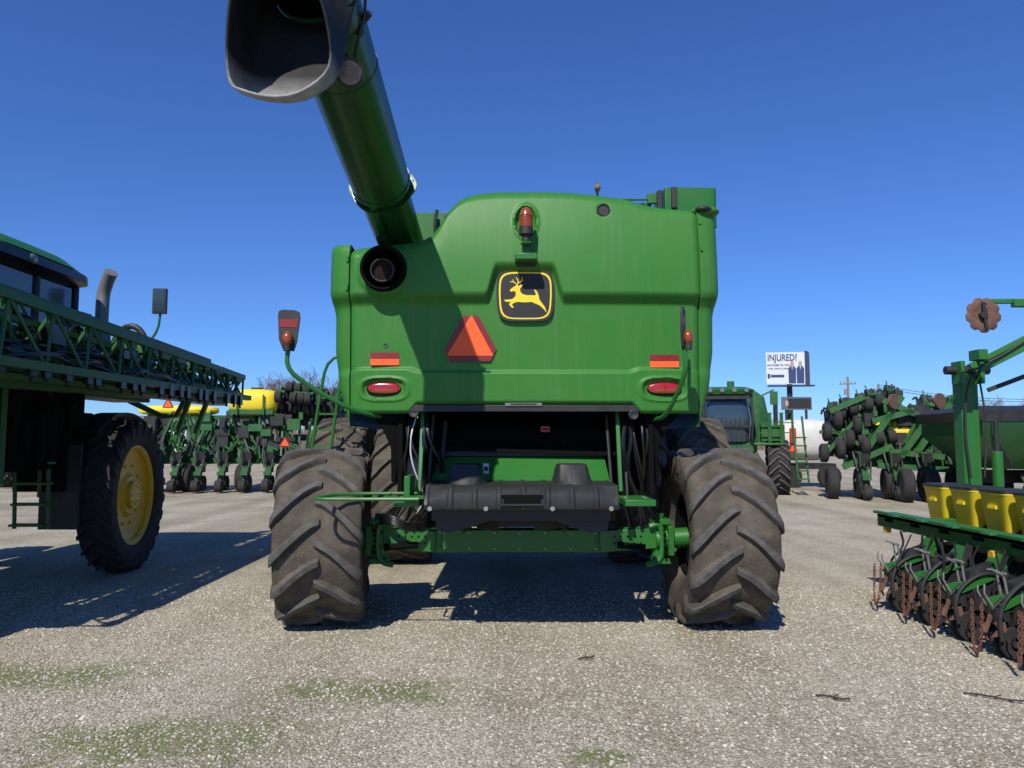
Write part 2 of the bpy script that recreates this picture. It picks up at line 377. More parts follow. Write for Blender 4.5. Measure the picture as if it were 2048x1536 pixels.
for lx,lz in((-1.105,2.325),(1.325,2.305)):
    y=panelY(lx,lz)-.008; mb=MB(); mb.box((lx,y,lz+.028),(.25,.01,.054),0); mb.box((lx,y,lz-.028),(.25,.01,.054),1); mb.obj('reflector',C,[DKRED,ORANGE])
for lx in LX:
    mb=MB(); y=panelY(lx,2.06)-.004
    mb.ell((lx,y,2.065),(.155,.014,.060),2,32,8,.8); mb.ell((lx,y-.006,2.068),(.143,.018,.050),0,32,10,.85)
    mb.ell((lx,y-.007,2.048),(.128,.018,.028),1,32,10,.85)
    for i in range(-4,5): mb.beam((lx+i*.028,y-.024,2.04),(lx+i*.028,y-.024,2.10),.003,.004,0)
    mb.obj('tail_lamp',C,[REDL,AMBER,VOID],ang=60)
mb=MB()
mb.box((.11,6.42,1.895),(2.02,.05,.06),0); mb.obj('hood_lower_trim',C,BLACK,bevel=.006)
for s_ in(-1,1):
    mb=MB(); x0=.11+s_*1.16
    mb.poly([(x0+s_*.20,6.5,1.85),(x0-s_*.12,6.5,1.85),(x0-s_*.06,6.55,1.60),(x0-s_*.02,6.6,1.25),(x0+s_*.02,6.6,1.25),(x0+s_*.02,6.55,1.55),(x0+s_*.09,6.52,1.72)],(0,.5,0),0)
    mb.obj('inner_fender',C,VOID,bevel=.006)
mb=MB(); mb.tube([(-1.86,6.1,2.36),(-1.87,6.1,2.26),(-1.83,6.12,2.17),(-1.70,6.2,2.07),(-1.42,6.3,1.90),(-1.2,6.45,1.83),(-1.1,6.6,1.83)],.02,0,10,2);mb.obj('lamp_arm',C,GREEN)
mb=MB(); mb.tube([(1.41,6.0,2.36),(1.42,6.0,2.2),(1.39,6.1,2.05),(1.31,6.3,1.82),(1.25,6.5,1.8)],.02,0,10,2)
mb.obj('lamp_arm',C,GREEN)
def marker(loc,rz):
    R=Matrix.Rotation(rz,3,'Z');mb=MB()
    def T(p): return R@Vector(p)+Vector(loc)
    pts=[(-.085,0,.335),(-.09,0,.30),(-.078,0,.10),(-.045,0,.02),(.045,0,.0),(.07,0,.08),(.092,0,.28),(.085,0,.33),(.05,0,.345),(-.05,0,.35)]
    mb.poly([T(p) for p in pts],R@Vector((0,.02,0)),0)
    mb.poly([T(p) for p in((-.078,-.004,.27),(-.074,-.004,.20),(.076,-.004,.20),(.08,-.004,.27))],R@Vector((0,.006,0)),1)
    mb.ell(T((0,-.03,.10)),(.043,.043,.062),2,20,10); mb.cyl(T((0,-.03,.0)),T((0,-.03,.05)),.032,0,16)
    return mb
marker((-1.86,6.1,2.355),.05).obj('marker_lamp',C,[BLACK,DKRED,AMBER])
marker((1.41,6.0,2.355),1.2).obj('marker_lamp',C,[BLACK,DKRED,AMBER])
mb=MB()
mb.poly([(-.72,6.45,1.22),(.86,6.45,1.22),(.84,6.75,1.47),(-.66,6.75,1.47)],(0,.02,0),0)
mb.box((.1,6.75,1.5),(1.6,.05,.05),2)
for x in(-.79,.93): mb.beam((x,6.38,1.18),(x,6.55,1.88),.035,.03,0); mb.beam((x+.07,6.5,1.1),(x+.07,6.75,1.88),.02,.10,2)
mb.cyl((-.72,6.42,1.2),(-.70,6.6,1.85),.014,2,8); mb.cyl((.86,6.42,1.2),(.84,6.6,1.85),.014,2,8); mb.cyl((-.62,6.6,1.45),(-.60,6.7,1.8),.02,2,8)
mb.box((-.82,6.05,1.13),(.20,.5,.06),0); mb.box((1.0,6.05,1.13),(.24,.5,.05),0)
mb.box((-.86,6.25,1.2),(.05,.3,.25),0)
for x in(-.88,-.74,.90,1.05): 
    for y in(5.85,5.95): mb.cyl((x,y,1.16),(x,y,1.17),.012,1,6)
mb.obj('tailboard',C,[GREEN,STEEL,BLACK],bevel=.006)
mb=MB()
n=120;V=[];F=[]
ysec=[6.55,6.48,6.42,6.36,6.30,6.24,6.18,6.12,6.06,6.0,5.92,5.85]
def hump(x,y):
    h=0
    for cx in(-.385,.50):
        e=max(abs(x-cx)/.17,abs(y-6.28)/.26); r=math.hypot((x-cx)/.17,(y-6.28)/.26)
        h=max(h,1-ss(.72,1.02,.5*e+.5*r))
    return h
for i in range(n+1):
    x=-.675+1.5*i/n
    rib=.014 if (i%15 in(0,1,2)) else 0
    edge=.05*abs((x-.075)/.75)**6
    row=[(x,y,1.268-.012*(6.5-y)+.155*hump(x,y)+rib*.6*(1-hump(x,y))) for y in ysec]
    row+=[(x,5.78,1.235+rib-edge),(x,5.745-rib,1.20-edge),(x,5.735-rib,1.12),(x,5.745-rib,1.09),(x,5.80,1.075),(x,6.5,1.08)]
    V+=row
k=len(ysec)+6
for i in range(n): F+=[(i*k+j,(i+1)*k+j,(i+1)*k+j+1,i*k+j+1) for j in range(k-1)]
F+=[tuple(range(k)),tuple(n*k+j for j in range(k))]
mb.add(V,F)
mb.box((.075,5.722,1.165),(.28,.014,.07),1); mb.box((.075,5.722,1.205),(.32,.024,.012),0); mb.box((.075,5.722,1.125),(.32,.024,.012),0)
for x in(-.63,-.2,.31,.76): mb.cyl((x,5.72,1.095),(x,5.71,1.095),.018,2,12)
mb.obj('spreader_hood',C,[BLACK,VOID,STEEL],ang=32)
mb=MB()
mb.box((.075,6.2,1.03),(1.42,.6,.09),0)
for cx in(-.33,.48):
    mb.cyl((cx,6.3,.90),(cx,6.3,1.0),.07,0,16); mb.cyl((cx,6.3,.97),(cx,6.3,.985),.30,0,30)
    for i in range(6):
        a=2*pi*i/6+.3; mb.beam((cx+.05*math.cos(a),6.3+.05*math.sin(a),.93),(cx+.31*math.cos(a),6.3+.31*math.sin(a),.92),.012,.09,0)
mb.poly([(-.62,5.95,1.06),(-.15,5.95,1.06),(-.2,5.95,.97),(-.5,5.95,.88),(-.6,5.95,.9)],(0,.03,0),0)
mb.poly([(.78,5.95,1.06),(.3,5.95,1.06),(.36,5.95,.97),(.62,5.95,.88),(.76,5.95,.9)],(0,.03,0),0)
mb.box((.075,6.6,.95),(.5,.3,.15),0)
mb.obj('straw_spreader',C,BLACK,bevel=.005)
mb=MB(); mb.tube([(-.72,5.75,1.165),(-1.46,5.75,1.165),(-1.53,5.80,1.165),(-1.53,5.88,1.165),(-1.42,6.15,1.18),(-.74,6.2,1.18)],.014,0,8,2)
mb.tube([(-.78,5.75,1.165),(-1.0,5.9,1.165),(-1.0,6.2,1.175)],.012,0,8)
mb.box((-.76,5.85,1.172),(.16,.22,.012),0); mb.obj('step_rail',C,GREEN)
mb=MB()
mb.box((.06,6.95,.70),(1.62,.20,.20),0); mb.box((.06,6.83,.72),(1.4,.012,.17),0)
mb.beam((-1.22,6.9,.74),(-.7,6.9,.70),.18,.19,0); mb.beam((1.36,6.9,.74),(.8,6.9,.70),.18,.19,0)
for i in range(7):
    for z in(.64,.78): mb.cyl((-.62+i*.23,6.815,z),(-.62+i*.23,6.83,z),.012,1,8)
for i in range(5):
    for s_ in(-1,1):
        for z in(.69,.75): mb.cyl((.07+s_*(.86+i*.06),6.80,z),(.07+s_*(.86+i*.06),6.812,z),.009,2,8)
for s_ in(-1,1):
    x=.07+s_*1.24
    mb.tube([(x-s_*.07,6.78,.84),(x+s_*.02,6.78,.87),(x+s_*.05,6.78,.80),(x+s_*.05,6.78,.6),(x+s_*.0,6.78,.52),(x-s_*.1,6.78,.5)],.028,0,8,1)
    mb.cyl((x+s_*.03,6.88,.5),(x+s_*.03,6.88,.95),.06,0,16); mb.box((x+s_*.05,6.88,.88),(.16,.2,.05),0); mb.box((x+s_*.05,6.88,.53),(.16,.2,.05),0)
    mb.cyl((x,6.85,.72),(x+s_*.3,6.83,.74),.09,0,16); mb.box((x+s_*.12,6.84,.72),(.05,.26,.26),0)
    for a in range(5): mb.cyl((x+s_*.06,6.74,.62+a*.05),(x+s_*.06,6.70,.62+a*.05),.012,2,8)
mb.cyl((-1.15,6.74,.66),(-.85,6.76,.68),.03,2,12); mb.cyl((1.2,6.74,.66),(.95,6.76,.68),.03,2,12)
mb.obj('rear_axle',C,[GREEN,STEEL,VOID],bevel=.006)
for i in range(15):
    left=i<9
    mb=MB(); x=(-.97+.03*i) if left else (1.0+.035*(i-9)); j=lambda a:random.uniform(-a,a)
    mb.tube([(x+j(.04),6.6,1.87),(x+j(.06),6.5+j(.06),1.62),(x+.05+j(.11),6.55+j(.06),1.38),(x+j(.10),6.65+j(.05),1.12),(x-(.12 if left else -.1)+j(.06),6.75,.88+j(.04))],random.choice((.009,.012,.014,.02)) if i not in(2,4) else .008,0,6,2)
    mb.obj('hydraulic_hose',C,WHITE if i==4 else BLACKG)
mb=MB()
for i in range(4): mb.tube([(-1.2,6.8,.85+i*.02),(-1.1,6.6,.92+i*.02),(-.9,6.6,.80+i*.02),(-.7,6.8,.86+i*.02)],.010,0,6,2)
mb.obj('axle_hose_bundle',C,BLACKG)
for p in((1.05,6.38,1.84),(-.85,6.40,1.86)):
    mb=MB(); mb.rev([(p[1]+.10,.015),(p[1]+.05,.04),(p[1]+.0,.045),(p[1]-.005,.038),(p[1]+.004,.0005)],0,16,(p[0],0,p[2]),'y'); mb.obj('work_light',C,BLACK)
mb=MB(); mb.ell((-.92,6.95,1.30),(.10,.14,.17),0,20,12,.5); mb.cyl((-.92,6.95,1.46),(-.92,6.95,1.5),.03,1,12); mb.obj('fluid_bottle',C,[WHITE,BLACK])
for c_,d_,mt in(((.30,6.68,1.72),(.08,.004,.05),REDP),((-.23,6.58,1.37),(.05,.004,.09),WHITE),((.1,6.385,1.93),(.32,.003,.03),PIPE)):
    mb=MB(); mb.box(c_,d_,0); mb.box((c_[0],c_[1]-.004,c_[2]),(d_[0]*.7,.002,d_[2]*.4),1); mb.obj('warning_decal',C,[mt,BLACK])
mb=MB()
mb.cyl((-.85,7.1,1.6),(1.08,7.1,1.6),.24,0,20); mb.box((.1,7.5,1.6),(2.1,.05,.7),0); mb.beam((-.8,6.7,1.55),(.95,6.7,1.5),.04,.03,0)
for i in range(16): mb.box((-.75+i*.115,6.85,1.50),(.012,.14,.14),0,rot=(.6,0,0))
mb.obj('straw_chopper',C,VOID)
mb=MB()
mb.tube([(-2.48,9.1,1.3),(-2.34,9.1,2.4),(-2.26,9.1,2.62),(-2.05,9.1,2.7)],.02,0,8,1); mb.tube([(-2.25,9.1,1.3),(-2.10,9.1,2.5)],.02,0,8)
for i in range(5): mb.beam((-2.46+.03*i,9.1,1.35+.2*i),(-2.24+.03*i,9.1,1.35+.2*i),.03,.02,0)
mb.obj('service_ladder',C,GREEN)
TR=tyre_mesh(.785,.72,.36,14,lh=.055,sweep=.44,lw=.074); RMl=rim_mesh(.36,.72,-1,dark=True); RMr=rim_mesh(.36,.72,1,dark=True); HB=hub_mesh(.13,1,.72,YELLOW)
HBL=hub_mesh(.13,-1,.72,YELLOW)
def wl(x,y,z): return (x-CB[0],y-CB[1],z)
wheel(C,wl(-1.69,6.8,.77),TR,RMl,HBL,rz=math.radians(8),rx=.2)
wheel(C,wl(1.83,6.8,.77),TR,RMr,HB,rz=math.radians(1),rx=.05)
TF=tyre_mesh(.98,.68,.45,19,lh=.05,sweep=.36,lw=.06); RF=rim_mesh(.45,.68,1); 
for x in(-2.27,-1.45,1.67,2.49): wheel(C,wl(x,10.3,.965),TF,RF,HB,rx=random.random())
mb=MB(); mb.beam((-2.2,10.3,.95),(2.4,10.3,.95),.25,.3); mb.obj('front_axle',C,GREEN)
# auger
A=Vector((-1.02,8.4,3.13)); B=Vector((-1.20,4.30,4.36)); ax=(B-A).normalized()
def at(y): return A+(B-A)*((y-A.y)/(B.y-A.y))
mb=MB(); mb.cyl(at(6.15),at(4.30),.250,0,48,cap=False); mb.cyl(at(8.4),at(6.15),.218,0,48)
for y,r,w in((6.12,.256,.02),(4.9,.254,.012)): mb.cyl(at(y)-ax*w,at(y)+ax*w,r,0,48)
mb.cyl(at(6.22)-ax*.010,at(6.22)+ax*.010,.264,0,40)
sx=ax.cross(Vector((0,0,1))).normalized(); sy=sx.cross(ax)
for s_ in(-1,1):
    pts=[at(6.22)+sx*s_*(.240+.055*math.sin(pi*t))+sy*(-.10+.24*t)-ax*.008 for t in[i/8 for i in range(9)]]
    mb.poly(pts,ax*.016,1)
    for t in(.3,.7): 
        p=at(6.22)+sx*s_*(.225+.045*math.sin(pi*t))+sy*(-.10+.24*t); mb.cyl(p-ax*.016,p+ax*.016,.007,3,6)
for i in range(14):
    a=2*pi*i/14; p=at(6.22)+(sx*math.cos(a)+sy*math.sin(a))*.256; mb.cyl(p-ax*.016,p+ax*.018,.006,3,6)
mb.beam(at(6.1)-sy*.22+sx*.05,at(7.2)-sy*.24+sx*.05,.06,.04,0); mb.cyl(at(6.6)+sx*.1-sy*.24,at(7.6)+sx*.1-sy*.24,.025,3,10)
mb.obj('unloading_auger',C,[DKGREEN,GREEN,STEEL,BLACK],ang=40)
mouth=[(-1.546,3.86,4.03),(-1.573,3.90,3.745),(-1.555,3.92,3.573),(-1.48,3.93,3.525),(-1.32,3.94,3.495),(-1.154,3.94,3.53),(-1.002,3.92,3.66),(-1.010,3.9,3.89),(-1.07,3.86,4.09),(-1.17,3.84,4.24),(-1.32,3.83,4.28),(-1.48,3.84,4.20)]
cen=Vector((-1.29,3.9,3.88))
def catm(P,n):
    out=[];N=len(P)
    for i in range(N):
        p0,p1,p2,p3=[Vector(P[(i+j)%N]) for j in(-1,0,1,2)]
        for q in range(n):
            t=q/n; out.append(.5*((2*p1)+(-p0+p2)*t+(2*p0-5*p1+4*p2-p3)*t*t+(-p0+3*p1-3*p2+p3)*t**3))
    return out
M=catm(mouth,4); k=len(M); st=8; end=at(4.34)
rows=[]
for s_ in range(st+1):
    t=s_/st; row=[]
    for p in M:
        d=Vector((p.x-cen.x,0,p.z-cen.z)).normalized()
        q=end+(sx*(d.dot(sx))+sy*(d.dot(sy))).normalized()*.254
        mid=p+(Vector((0,.28,.05)))
        row.append(q.lerp(mid,min(1,t*1.5)).lerp(p,ss(.4,1,t)))
    rows.append(row)
mb=MB();mb.add([p for r in rows for p in r],[(i*k+j,i*k+(j+1)%k,(i+1)*k+(j+1)%k,(i+1)*k+j) for i in range(st) for j in range(k)])
BOOT=paint('rubber_boot',(.010,.010,.011),.6,.2,(.05,.05,.05),5,bump=.2,spec=.25)
nt=BOOT.node_tree;b=nt.nodes['Principled BSDF'];src=b.inputs['Base Color'].links[0].from_socket
tc=nt.nodes.new('ShaderNodeTexCoord');sp=nt.nodes.new('ShaderNodeSeparateXYZ');L(nt,tc.outputs['Object'],sp.inputs[0])
mr=nt.nodes.new('ShaderNodeMapRange');mr.inputs['From Min'].default_value=3.76;mr.inputs['From Max'].default_value=3.58;mr.inputs['To Max'].default_value=1.5;L(nt,sp.outputs['Z'],mr.inputs['Value'])
nz=nt.nodes.new('ShaderNodeTexNoise');nz.inputs['Scale'].default_value=11;nz.inputs['Detail'].default_value=9;nz.inputs['Roughness'].default_value=.75;L(nt,tc.outputs['Object'],nz.inputs['Vector'])
mm=nt.nodes.new('ShaderNodeMath');mm.operation='MULTIPLY';mm.use_clamp=True;L(nt,mr.outputs['Result'],mm.inputs[0]);L(nt,nz.outputs['Fac'],mm.inputs[1])
mx=nt.nodes.new('ShaderNodeMix');mx.data_type='RGBA';L(nt,mm.outputs[0],mx.inputs['Factor']);L(nt,src,mx.inputs['A']);mx.inputs['B'].default_value=(.36,.36,.35,1);L(nt,mx.outputs['Result'],b.inputs['Base Color'])
o=mb.obj('auger_spout',C,BOOT,ang=60); so=o.modifiers.new('sol','SOLIDIFY');so.thickness=.014
LENS=paint('lamp_lens',(.16,.16,.16),.2,.3,(.06,.06,.06),60,metal=.1,coat=.5)
mb=MB(); d=Vector((.15,-.88,-.42)).normalized()
c=Vector((-1.0,4.40,3.875)); mb.cyl(c+d*-.07,c,.045,0,20,r2=.086);mb.cyl(c,c+d*.032,.090,0,32); mb.cyl(c+d*.030,c+d*.034,.070,1,32)
u1=d.cross(Vector((0,0,1))).normalized();u2=u1.cross(d)
for gx in range(-2,3):
    for gy in range(-2,3):
        p=Vector(((gx+(gy%2)*.5)*.030,gy*.026))
        if p.length<.058: pc=c+u1*p.x+u2*p.y; mb.cyl(pc+d*.03,pc+d*.042,.0145,1,6,r2=.009)
mb.tube([c-d*.06,c+Vector((0,.12,.10)),at(4.55)-sy*.2+sx*-.1],.014,0,6,1); mb.beam(c+Vector((.02,.06,.02)),at(4.5)-sy*.22+Vector((.03,0,0)),.04,.012,0)
mb.obj('work_lamp',C,[BLACK,LENS])
mb=MB(); mb.tube([(-.93,4.25,4.50),(-.90,4.3,4.42),(-.92,4.45,4.28),(-.97,4.48,4.16),(-1.0,4.47,3.93)],.011,0,6,2); mb.cyl((-.945,4.5,4.27),(-.90,4.45,4.29),.025,0,10); mb.ell((-.96,4.5,4.2),(.02,.02,.04),0,8,6);mb.obj('spout_cable',C,BLACK)
# bird
mb=MB()
bc=Vector((.77,6.50,ztop(.77)+.022)); 
prof=[(0,.0,.004,-.045),(.006,.0,.014,-.03),(.018,0,.026,-.01),(.034,0,.029,0),(.05,0,.023,.004),(.06,0,.0175,.008),(.07,0,.018,.012),(.079,0,.012,.012),(.083,0,.002,.012)]
V=[];n=14
for z,_,r,yo in prof:
    V+=[(bc.x+r*math.cos(2*pi*i/n),bc.y-yo*1.0+r*1.15*math.sin(2*pi*i/n),bc.z+z) for i in range(n)]
mb.add(V,[(i*n+j,i*n+(j+1)%n,(i+1)*n+(j+1)%n,(i+1)*n+j) for i in range(len(prof)-1) for j in range(n)]+[tuple(range(n)),tuple((len(prof)-1)*n+j for j in range(n))])
mb.beam((bc.x,bc.y+.03,bc.z+.012),(bc.x+.01,bc.y+.085,bc.z-.005),.02,.006)
mb.cyl((bc.x-.012,bc.y-.026,bc.z+.072),(bc.x-.016,bc.y-.04,bc.z+.070),.004,1,6,r2=.0005)
for s_ in(-1,1): mb.cyl((bc.x+s_*.008,bc.y,bc.z-.022),(bc.x+s_*.008,bc.y,bc.z+.01),.0016,1,5)
o=mb.obj('bird',None,[FEATH,BLACK],ang=80); meta(o,'small brown sparrow perched on top of the green hood','bird')
# ================================================================== SPRAYER
SB=(-6.3,8.5,0)
P_=thing('crop_sprayer','tall green self-propelled crop sprayer with folded truss boom and yellow rim','sprayer',SB)
TS=tyre_mesh(.95,.40,.62,24,lh=.04,sweep=.30,lw=.045,mats=[RUBDK,RUBDK]); RS=rim_mesh(.62,.40,1); RS2=rim_mesh(.62,.40,-1); HS=hub_mesh(.17,1,.40,YELLOW)
for x in(-4.92,-7.75):
    for y in(9.45,5.3): 
        wheel(P_,(x-SB[0],y-SB[1],.94),TS,RS if x>-6 else RS2,HS,rz=math.radians(7 if y>6 else 0))
mb=MB()
mb.box((-6.3,7.4,1.5),(1.2,6.4,.3)); 
for y in(9.45,5.3): mb.box((-6.3,y,1.55),(2.6,.22,.22)); mb.cyl((-5.25,y,.95),(-5.25,y,1.7),.09); mb.cyl((-7.4,y,.95),(-7.4,y,1.7),.09)
mb.obj('chassis',P_,GREEND,bevel=.01)
mb=MB(); mb.ell((-6.3,5.9,2.55),(1.1,1.4,.75),0,24,14,.6); mb.obj('solution_tank',P_,YELH)
mb=MB(); mb.box((-5.35,7.6,1.85),(.60,2.3,1.1),0); mb.box((-5.3,8.6,1.5),(.55,.6,.9),0); mb.box((-5.5,8.3,2.5),(.7,1.6,.4),0)
for i in range(9):
    y=6.7+i*.24; mb.box((-5.02+random.uniform(-.03,.05),y,1.75+random.uniform(-.2,.25)),(.08,random.uniform(.12,.24),random.uniform(.3,.9)),0,rot=(random.uniform(-.25,.25),0,0))
mb.cyl((-5.05,8.0,1.4),(-5.05,8.0,2.3),.12,0,14); mb.cyl((-5.05,7.4,1.5),(-5.05,7.4,2.2),.09,0,14)
mb.obj('shade_block',P_,VOID,bevel=.02)  # simple near-black blocks: shade over tanks and plumbing put into the colour
mb=MB(); V=[];n=12
for i in range(n+1):
    a=math.radians(48+70*i/n)
    for x,r in((-5.22,.99),(-5.20,1.02),(-4.90,1.02),(-4.88,.99)): V.append((x,9.45-r*math.cos(a)*1.02,.94+r*math.sin(a)*1.02))
mb.add(V,[(i*4+j,i*4+j+1,(i+1)*4+j+1,(i+1)*4+j) for i in range(n) for j in range(3)])
mb.box((-5.1,8.42,1.1),(.45,.04,.95)); o=mb.obj('fender',P_,BLACK)
mb=MB()
cx0,cx1,cy0,cy1=-7.75,-5.55,7.4,9.9
loft(mb,[ring(3.60,cx0+.1,cx1-.16,cy0+.2,cy1-.25),ring(3.68,cx0,cx1,cy0,cy1),ring(3.78,cx0,cx1-.01,cy0,cy1),ring(3.81,cx0+.05,cx1-.05,cy0+.1,cy1-.1)],1)
loft(mb,[ring(3.81,cx0+.04,cx1-.03,cy0+.06,cy1-.05,.45),ring(3.92,cx0+.1,cx1-.12,cy0+.15,cy1-.25,.5),ring(4.01,cx0+.25,cx1-.4,cy0+.4,cy1-.55,.6),ring(4.07,cx0+.6,cx1-.8,cy0+.8,cy1-.9,.7)],0)
mb.ell((cx1-.02,8.45,3.73),(.04,.08,.06),2,14,8)
mb.obj('cab_roof',P_,[GREEN,BLACKG,LENS])
mb=MB(); mb.box((-6.66,8.62,3.10),(1.84,1.95,1.15),0); mb.obj('cab_window',P_,GLASS,bevel=.08)
mb=MB(); 
for x in(-7.58,-5.74):
    for y in(7.66,8.8,9.6): mb.beam((x,y,2.5),(x,y,3.66),.08,.08,0)
mb.box((-6.68,8.62,2.45),(1.95,2.1,.35),0); mb.box((-5.70,9.5,2.85),(.25,.5,.9),0); mb.cyl((-5.68,9.85,2.3),(-5.68,9.85,3.2),.13,0); mb.box((-6.3,8.4,3.0),(.5,.6,.9),0)
mb.obj('cab_frame',P_,BLACK,bevel=.03)
mb=MB(); mb.tube([(-5.66,10.1,3.0),(-5.66,10.1,3.5),(-5.65,10.1,3.68),(-5.57,10.05,3.84),(-5.50,10.0,3.93)],.085,0,14,2); mb.cyl((-5.66,10.1,2.5),(-5.66,10.1,3.2),.12,0,16); mb.obj('exhaust_pipe',P_,PIPE)
mb=MB(); mb.tube([(-5.3,10.4,2.6),(-5.15,10.4,3.0),(-5.02,10.4,3.2),(-5.0,10.4,3.42)],.018,0,8,1); mb.box((-5.0,10.38,3.60),(.19,.06,.36),1);mb.box((-5.0,10.345,3.60),(.16,.005,.32),2)
mb.tube([(-5.7,10.4,2.9),(-5.45,10.3,3.25),(-5.2,10.3,3.2),(-5.05,10.35,2.7)],.045,1,8,2); mb.tube([(-5.6,10.2,2.9),(-5.4,10.2,3.1),(-5.15,10.2,3.05)],.03,1,8,2)
mb.obj('side_mirror',P_,[GREEN,BLACK,GLASS],bevel=.015)
mb=MB()
for x in(-5.38,-5.02): mb.beam((x,8.05,1.5),(x+.06,8.0,.68),.035,.02,0)
for i in range(4): mb.box((-5.16+.01*i,8.0,.72+.22*i),(.36,.14,.025),0)
mb.obj('boarding_ladder',P_,GREEND)
def truss(mb,a,b,h1,h2,w,n,m=0,r=.022):
    a=Vector(a);b=Vector(b);d=(b-a);sd=d.cross(Vector((0,0,1))).normalized()
    def pt(t,k):
        h=h1+(h2-h1)*t; ww=w*(1-.4*t); p=a+d*t
        return {0:p+Vector((0,0,h/2)),1:p-Vector((0,0,h/2))+sd*ww/2,2:p-Vector((0,0,h/2))-sd*ww/2}[k]
    for k in range(3): mb.beam(pt(0,k),pt(1,k),r*2.8,r*2.8,m)
    for i in range(n):
        t0,t1=i/n,(i+1)/n
        for k in(1,2):
            mb.cyl(pt(t0,0),pt((t0+t1)/2,k),r*.6,m,6); mb.cyl(pt((t0+t1)/2,k),pt(t1,0),r*.6,m,6)
        mb.cyl(pt(t0,1),pt(t0,2),r*.7,m,6); mb.cyl(pt(t0,1),pt((t0+t1)/2,2),r*.5,m,6)
for a_ in(((-4.42,4.5,2.62),(-4.45,12.2,2.50),.70,.34,.35,12,0,.028),((-4.85,4.5,2.85),(-4.78,11.6,2.66),.6,.42,.3,11,0,.026),((-4.62,4.6,2.30),(-4.6,12.0,2.36),.25,.2,.2,15,0,.02),((-5.1,4.6,2.55),(-5.0,11.0,2.45),.5,.3,.3,10,0,.024),((-4.55,4.6,2.60),(-4.52,12.0,2.50),.35,.2,.16,12,0,.02),((-4.95,4.6,2.25),(-4.7,11.8,2.36),.3,.2,.2,10,0,.022)):
    mb=MB(); truss(mb,*a_); mb.obj('spray_boom',P_,GREEND)
mb=MB()
for k in range(14):
    pts=[];y0=4.6+random.uniform(0,3);n_=random.randint(12,20)
    for i in range(n_):
        y=y0+i*.28; pts.append((-4.34-.04*k+random.uniform(-.05,.05),y,2.34+.045*k-.008*i*(k-2)*.3+random.uniform(-.09,.09)))
    mb.tube(pts,random.choice((.018,.024,.03)),0,6,1)
for i in range(24):
    y=4.7+i*.3+random.uniform(-.1,.1); mb.box((-4.29,y,2.26),(.06,.10,.14),0); mb.cyl((-4.29,y,2.26),(-4.29,y,2.14),.018,0,6); mb.box((-4.7+random.uniform(-.1,.2),y+.1,2.55+random.uniform(-.18,.18)),(.12,random.uniform(.1,.4),random.uniform(.08,.2)),0)
for i in range(14):
    y=random.uniform(5.5,11.5);zz=2.78-.02*(y-5); mb.tube([(-4.6,y,zz-.1),(-4.5,y+.1,zz+random.uniform(.05,.2)),(-4.7,y+random.uniform(.2,.6),zz+.05),(-4.6,y+random.uniform(.4,.8),zz-.3)],.02,0,6,2)
mb.box((-4.72,8.2,2.22),(.26,7.4,.06),0); mb.box((-4.66,8.0,2.5),(.05,6.8,.14),0)  # long solid tray added to close gaps in the boom's ground shadow
mb.obj('boom_hoses',P_,BLACKG)
for i in range(9):
    mb=MB(); y=8.6+i*.42; zc=2.74-.03*(y-9); mb.box((-4.48,y,zc),(.12,random.uniform(.1,.35),random.uniform(.06,.14)),0)
    mb.beam((-4.48,y,2.4),(-4.46,y+random.uniform(-.05,.1),zc+.03),.04,.04,0); mb.obj('boom_bracket',P_,GREEND)
mb=MB()
for y in(10.6,11.2): mb.beam((-4.9,y,1.4),(-4.6,y,2.3),.06,.06)
mb.tube([(-5.5,10.6,2.2),(-4.9,10.7,1.9),(-4.7,10.7,2.3)],.04,0,8,1)
mb.tube([(-5.2,8.2,1.0),(-5.2,8.2,2.6)],.02);mb.tube([(-4.95,7.2,1.2),(-4.95,7.2,2.3)],.03); mb.box((-5.35,9.1,2.2),(.5,2.6,.08))
for y in(6.8,7.6,8.3,9.2,10.0): mb.beam((-5.5,y,2.2),(-5.0,y,2.75),.06,.06)
mb.obj('boom_support',P_,GREEND)
# ================================================================== near PLANTER
PB=(4.4,5.8,0)
N=thing('row_crop_planter','green row crop planter with yellow seed hoppers and hanging drag chains','planter',PB)
TXB=4.08
mb=MB()
mb.beam((TXB,8.15,.82),(TXB,2.6,.82),.20,.05,0); mb.beam((TXB-.09,8.15,.77),(TXB-.09,2.6,.77),.02,.14,0);mb.beam((TXB-.12,8.15,.85),(TXB-.12,2.6,.85),.05,.03,0);mb.beam((TXB+.09,8.15,.77),(TXB+.09,2.6,.77),.02,.14,0)
mb.beam((4.95,8.3,.74),(4.95,2.6,.74),.18,.18,0); mb.beam((TXB,7.9,.74),(4.9,7.9,.74),.12,.12,0);mb.beam((TXB,5.4,.74),(4.9,5.4,.74),.12,.12,0)
for i in range(10): mb.box((TXB-.101,7.9-i*.5,.78),(.012,.16,.035),1); mb.box((TXB-.16,7.65-i*.5,.852),(.08,.14,.02),0)
mb.box((TXB-.06,8.02,.67),(.06,.06,.06),2);mb.box((TXB-.10,6.2,.675),(.06,.08,.07),2)
mb.obj('toolbar',N,[GREEN,VOID,YELLOW],bevel=.008)
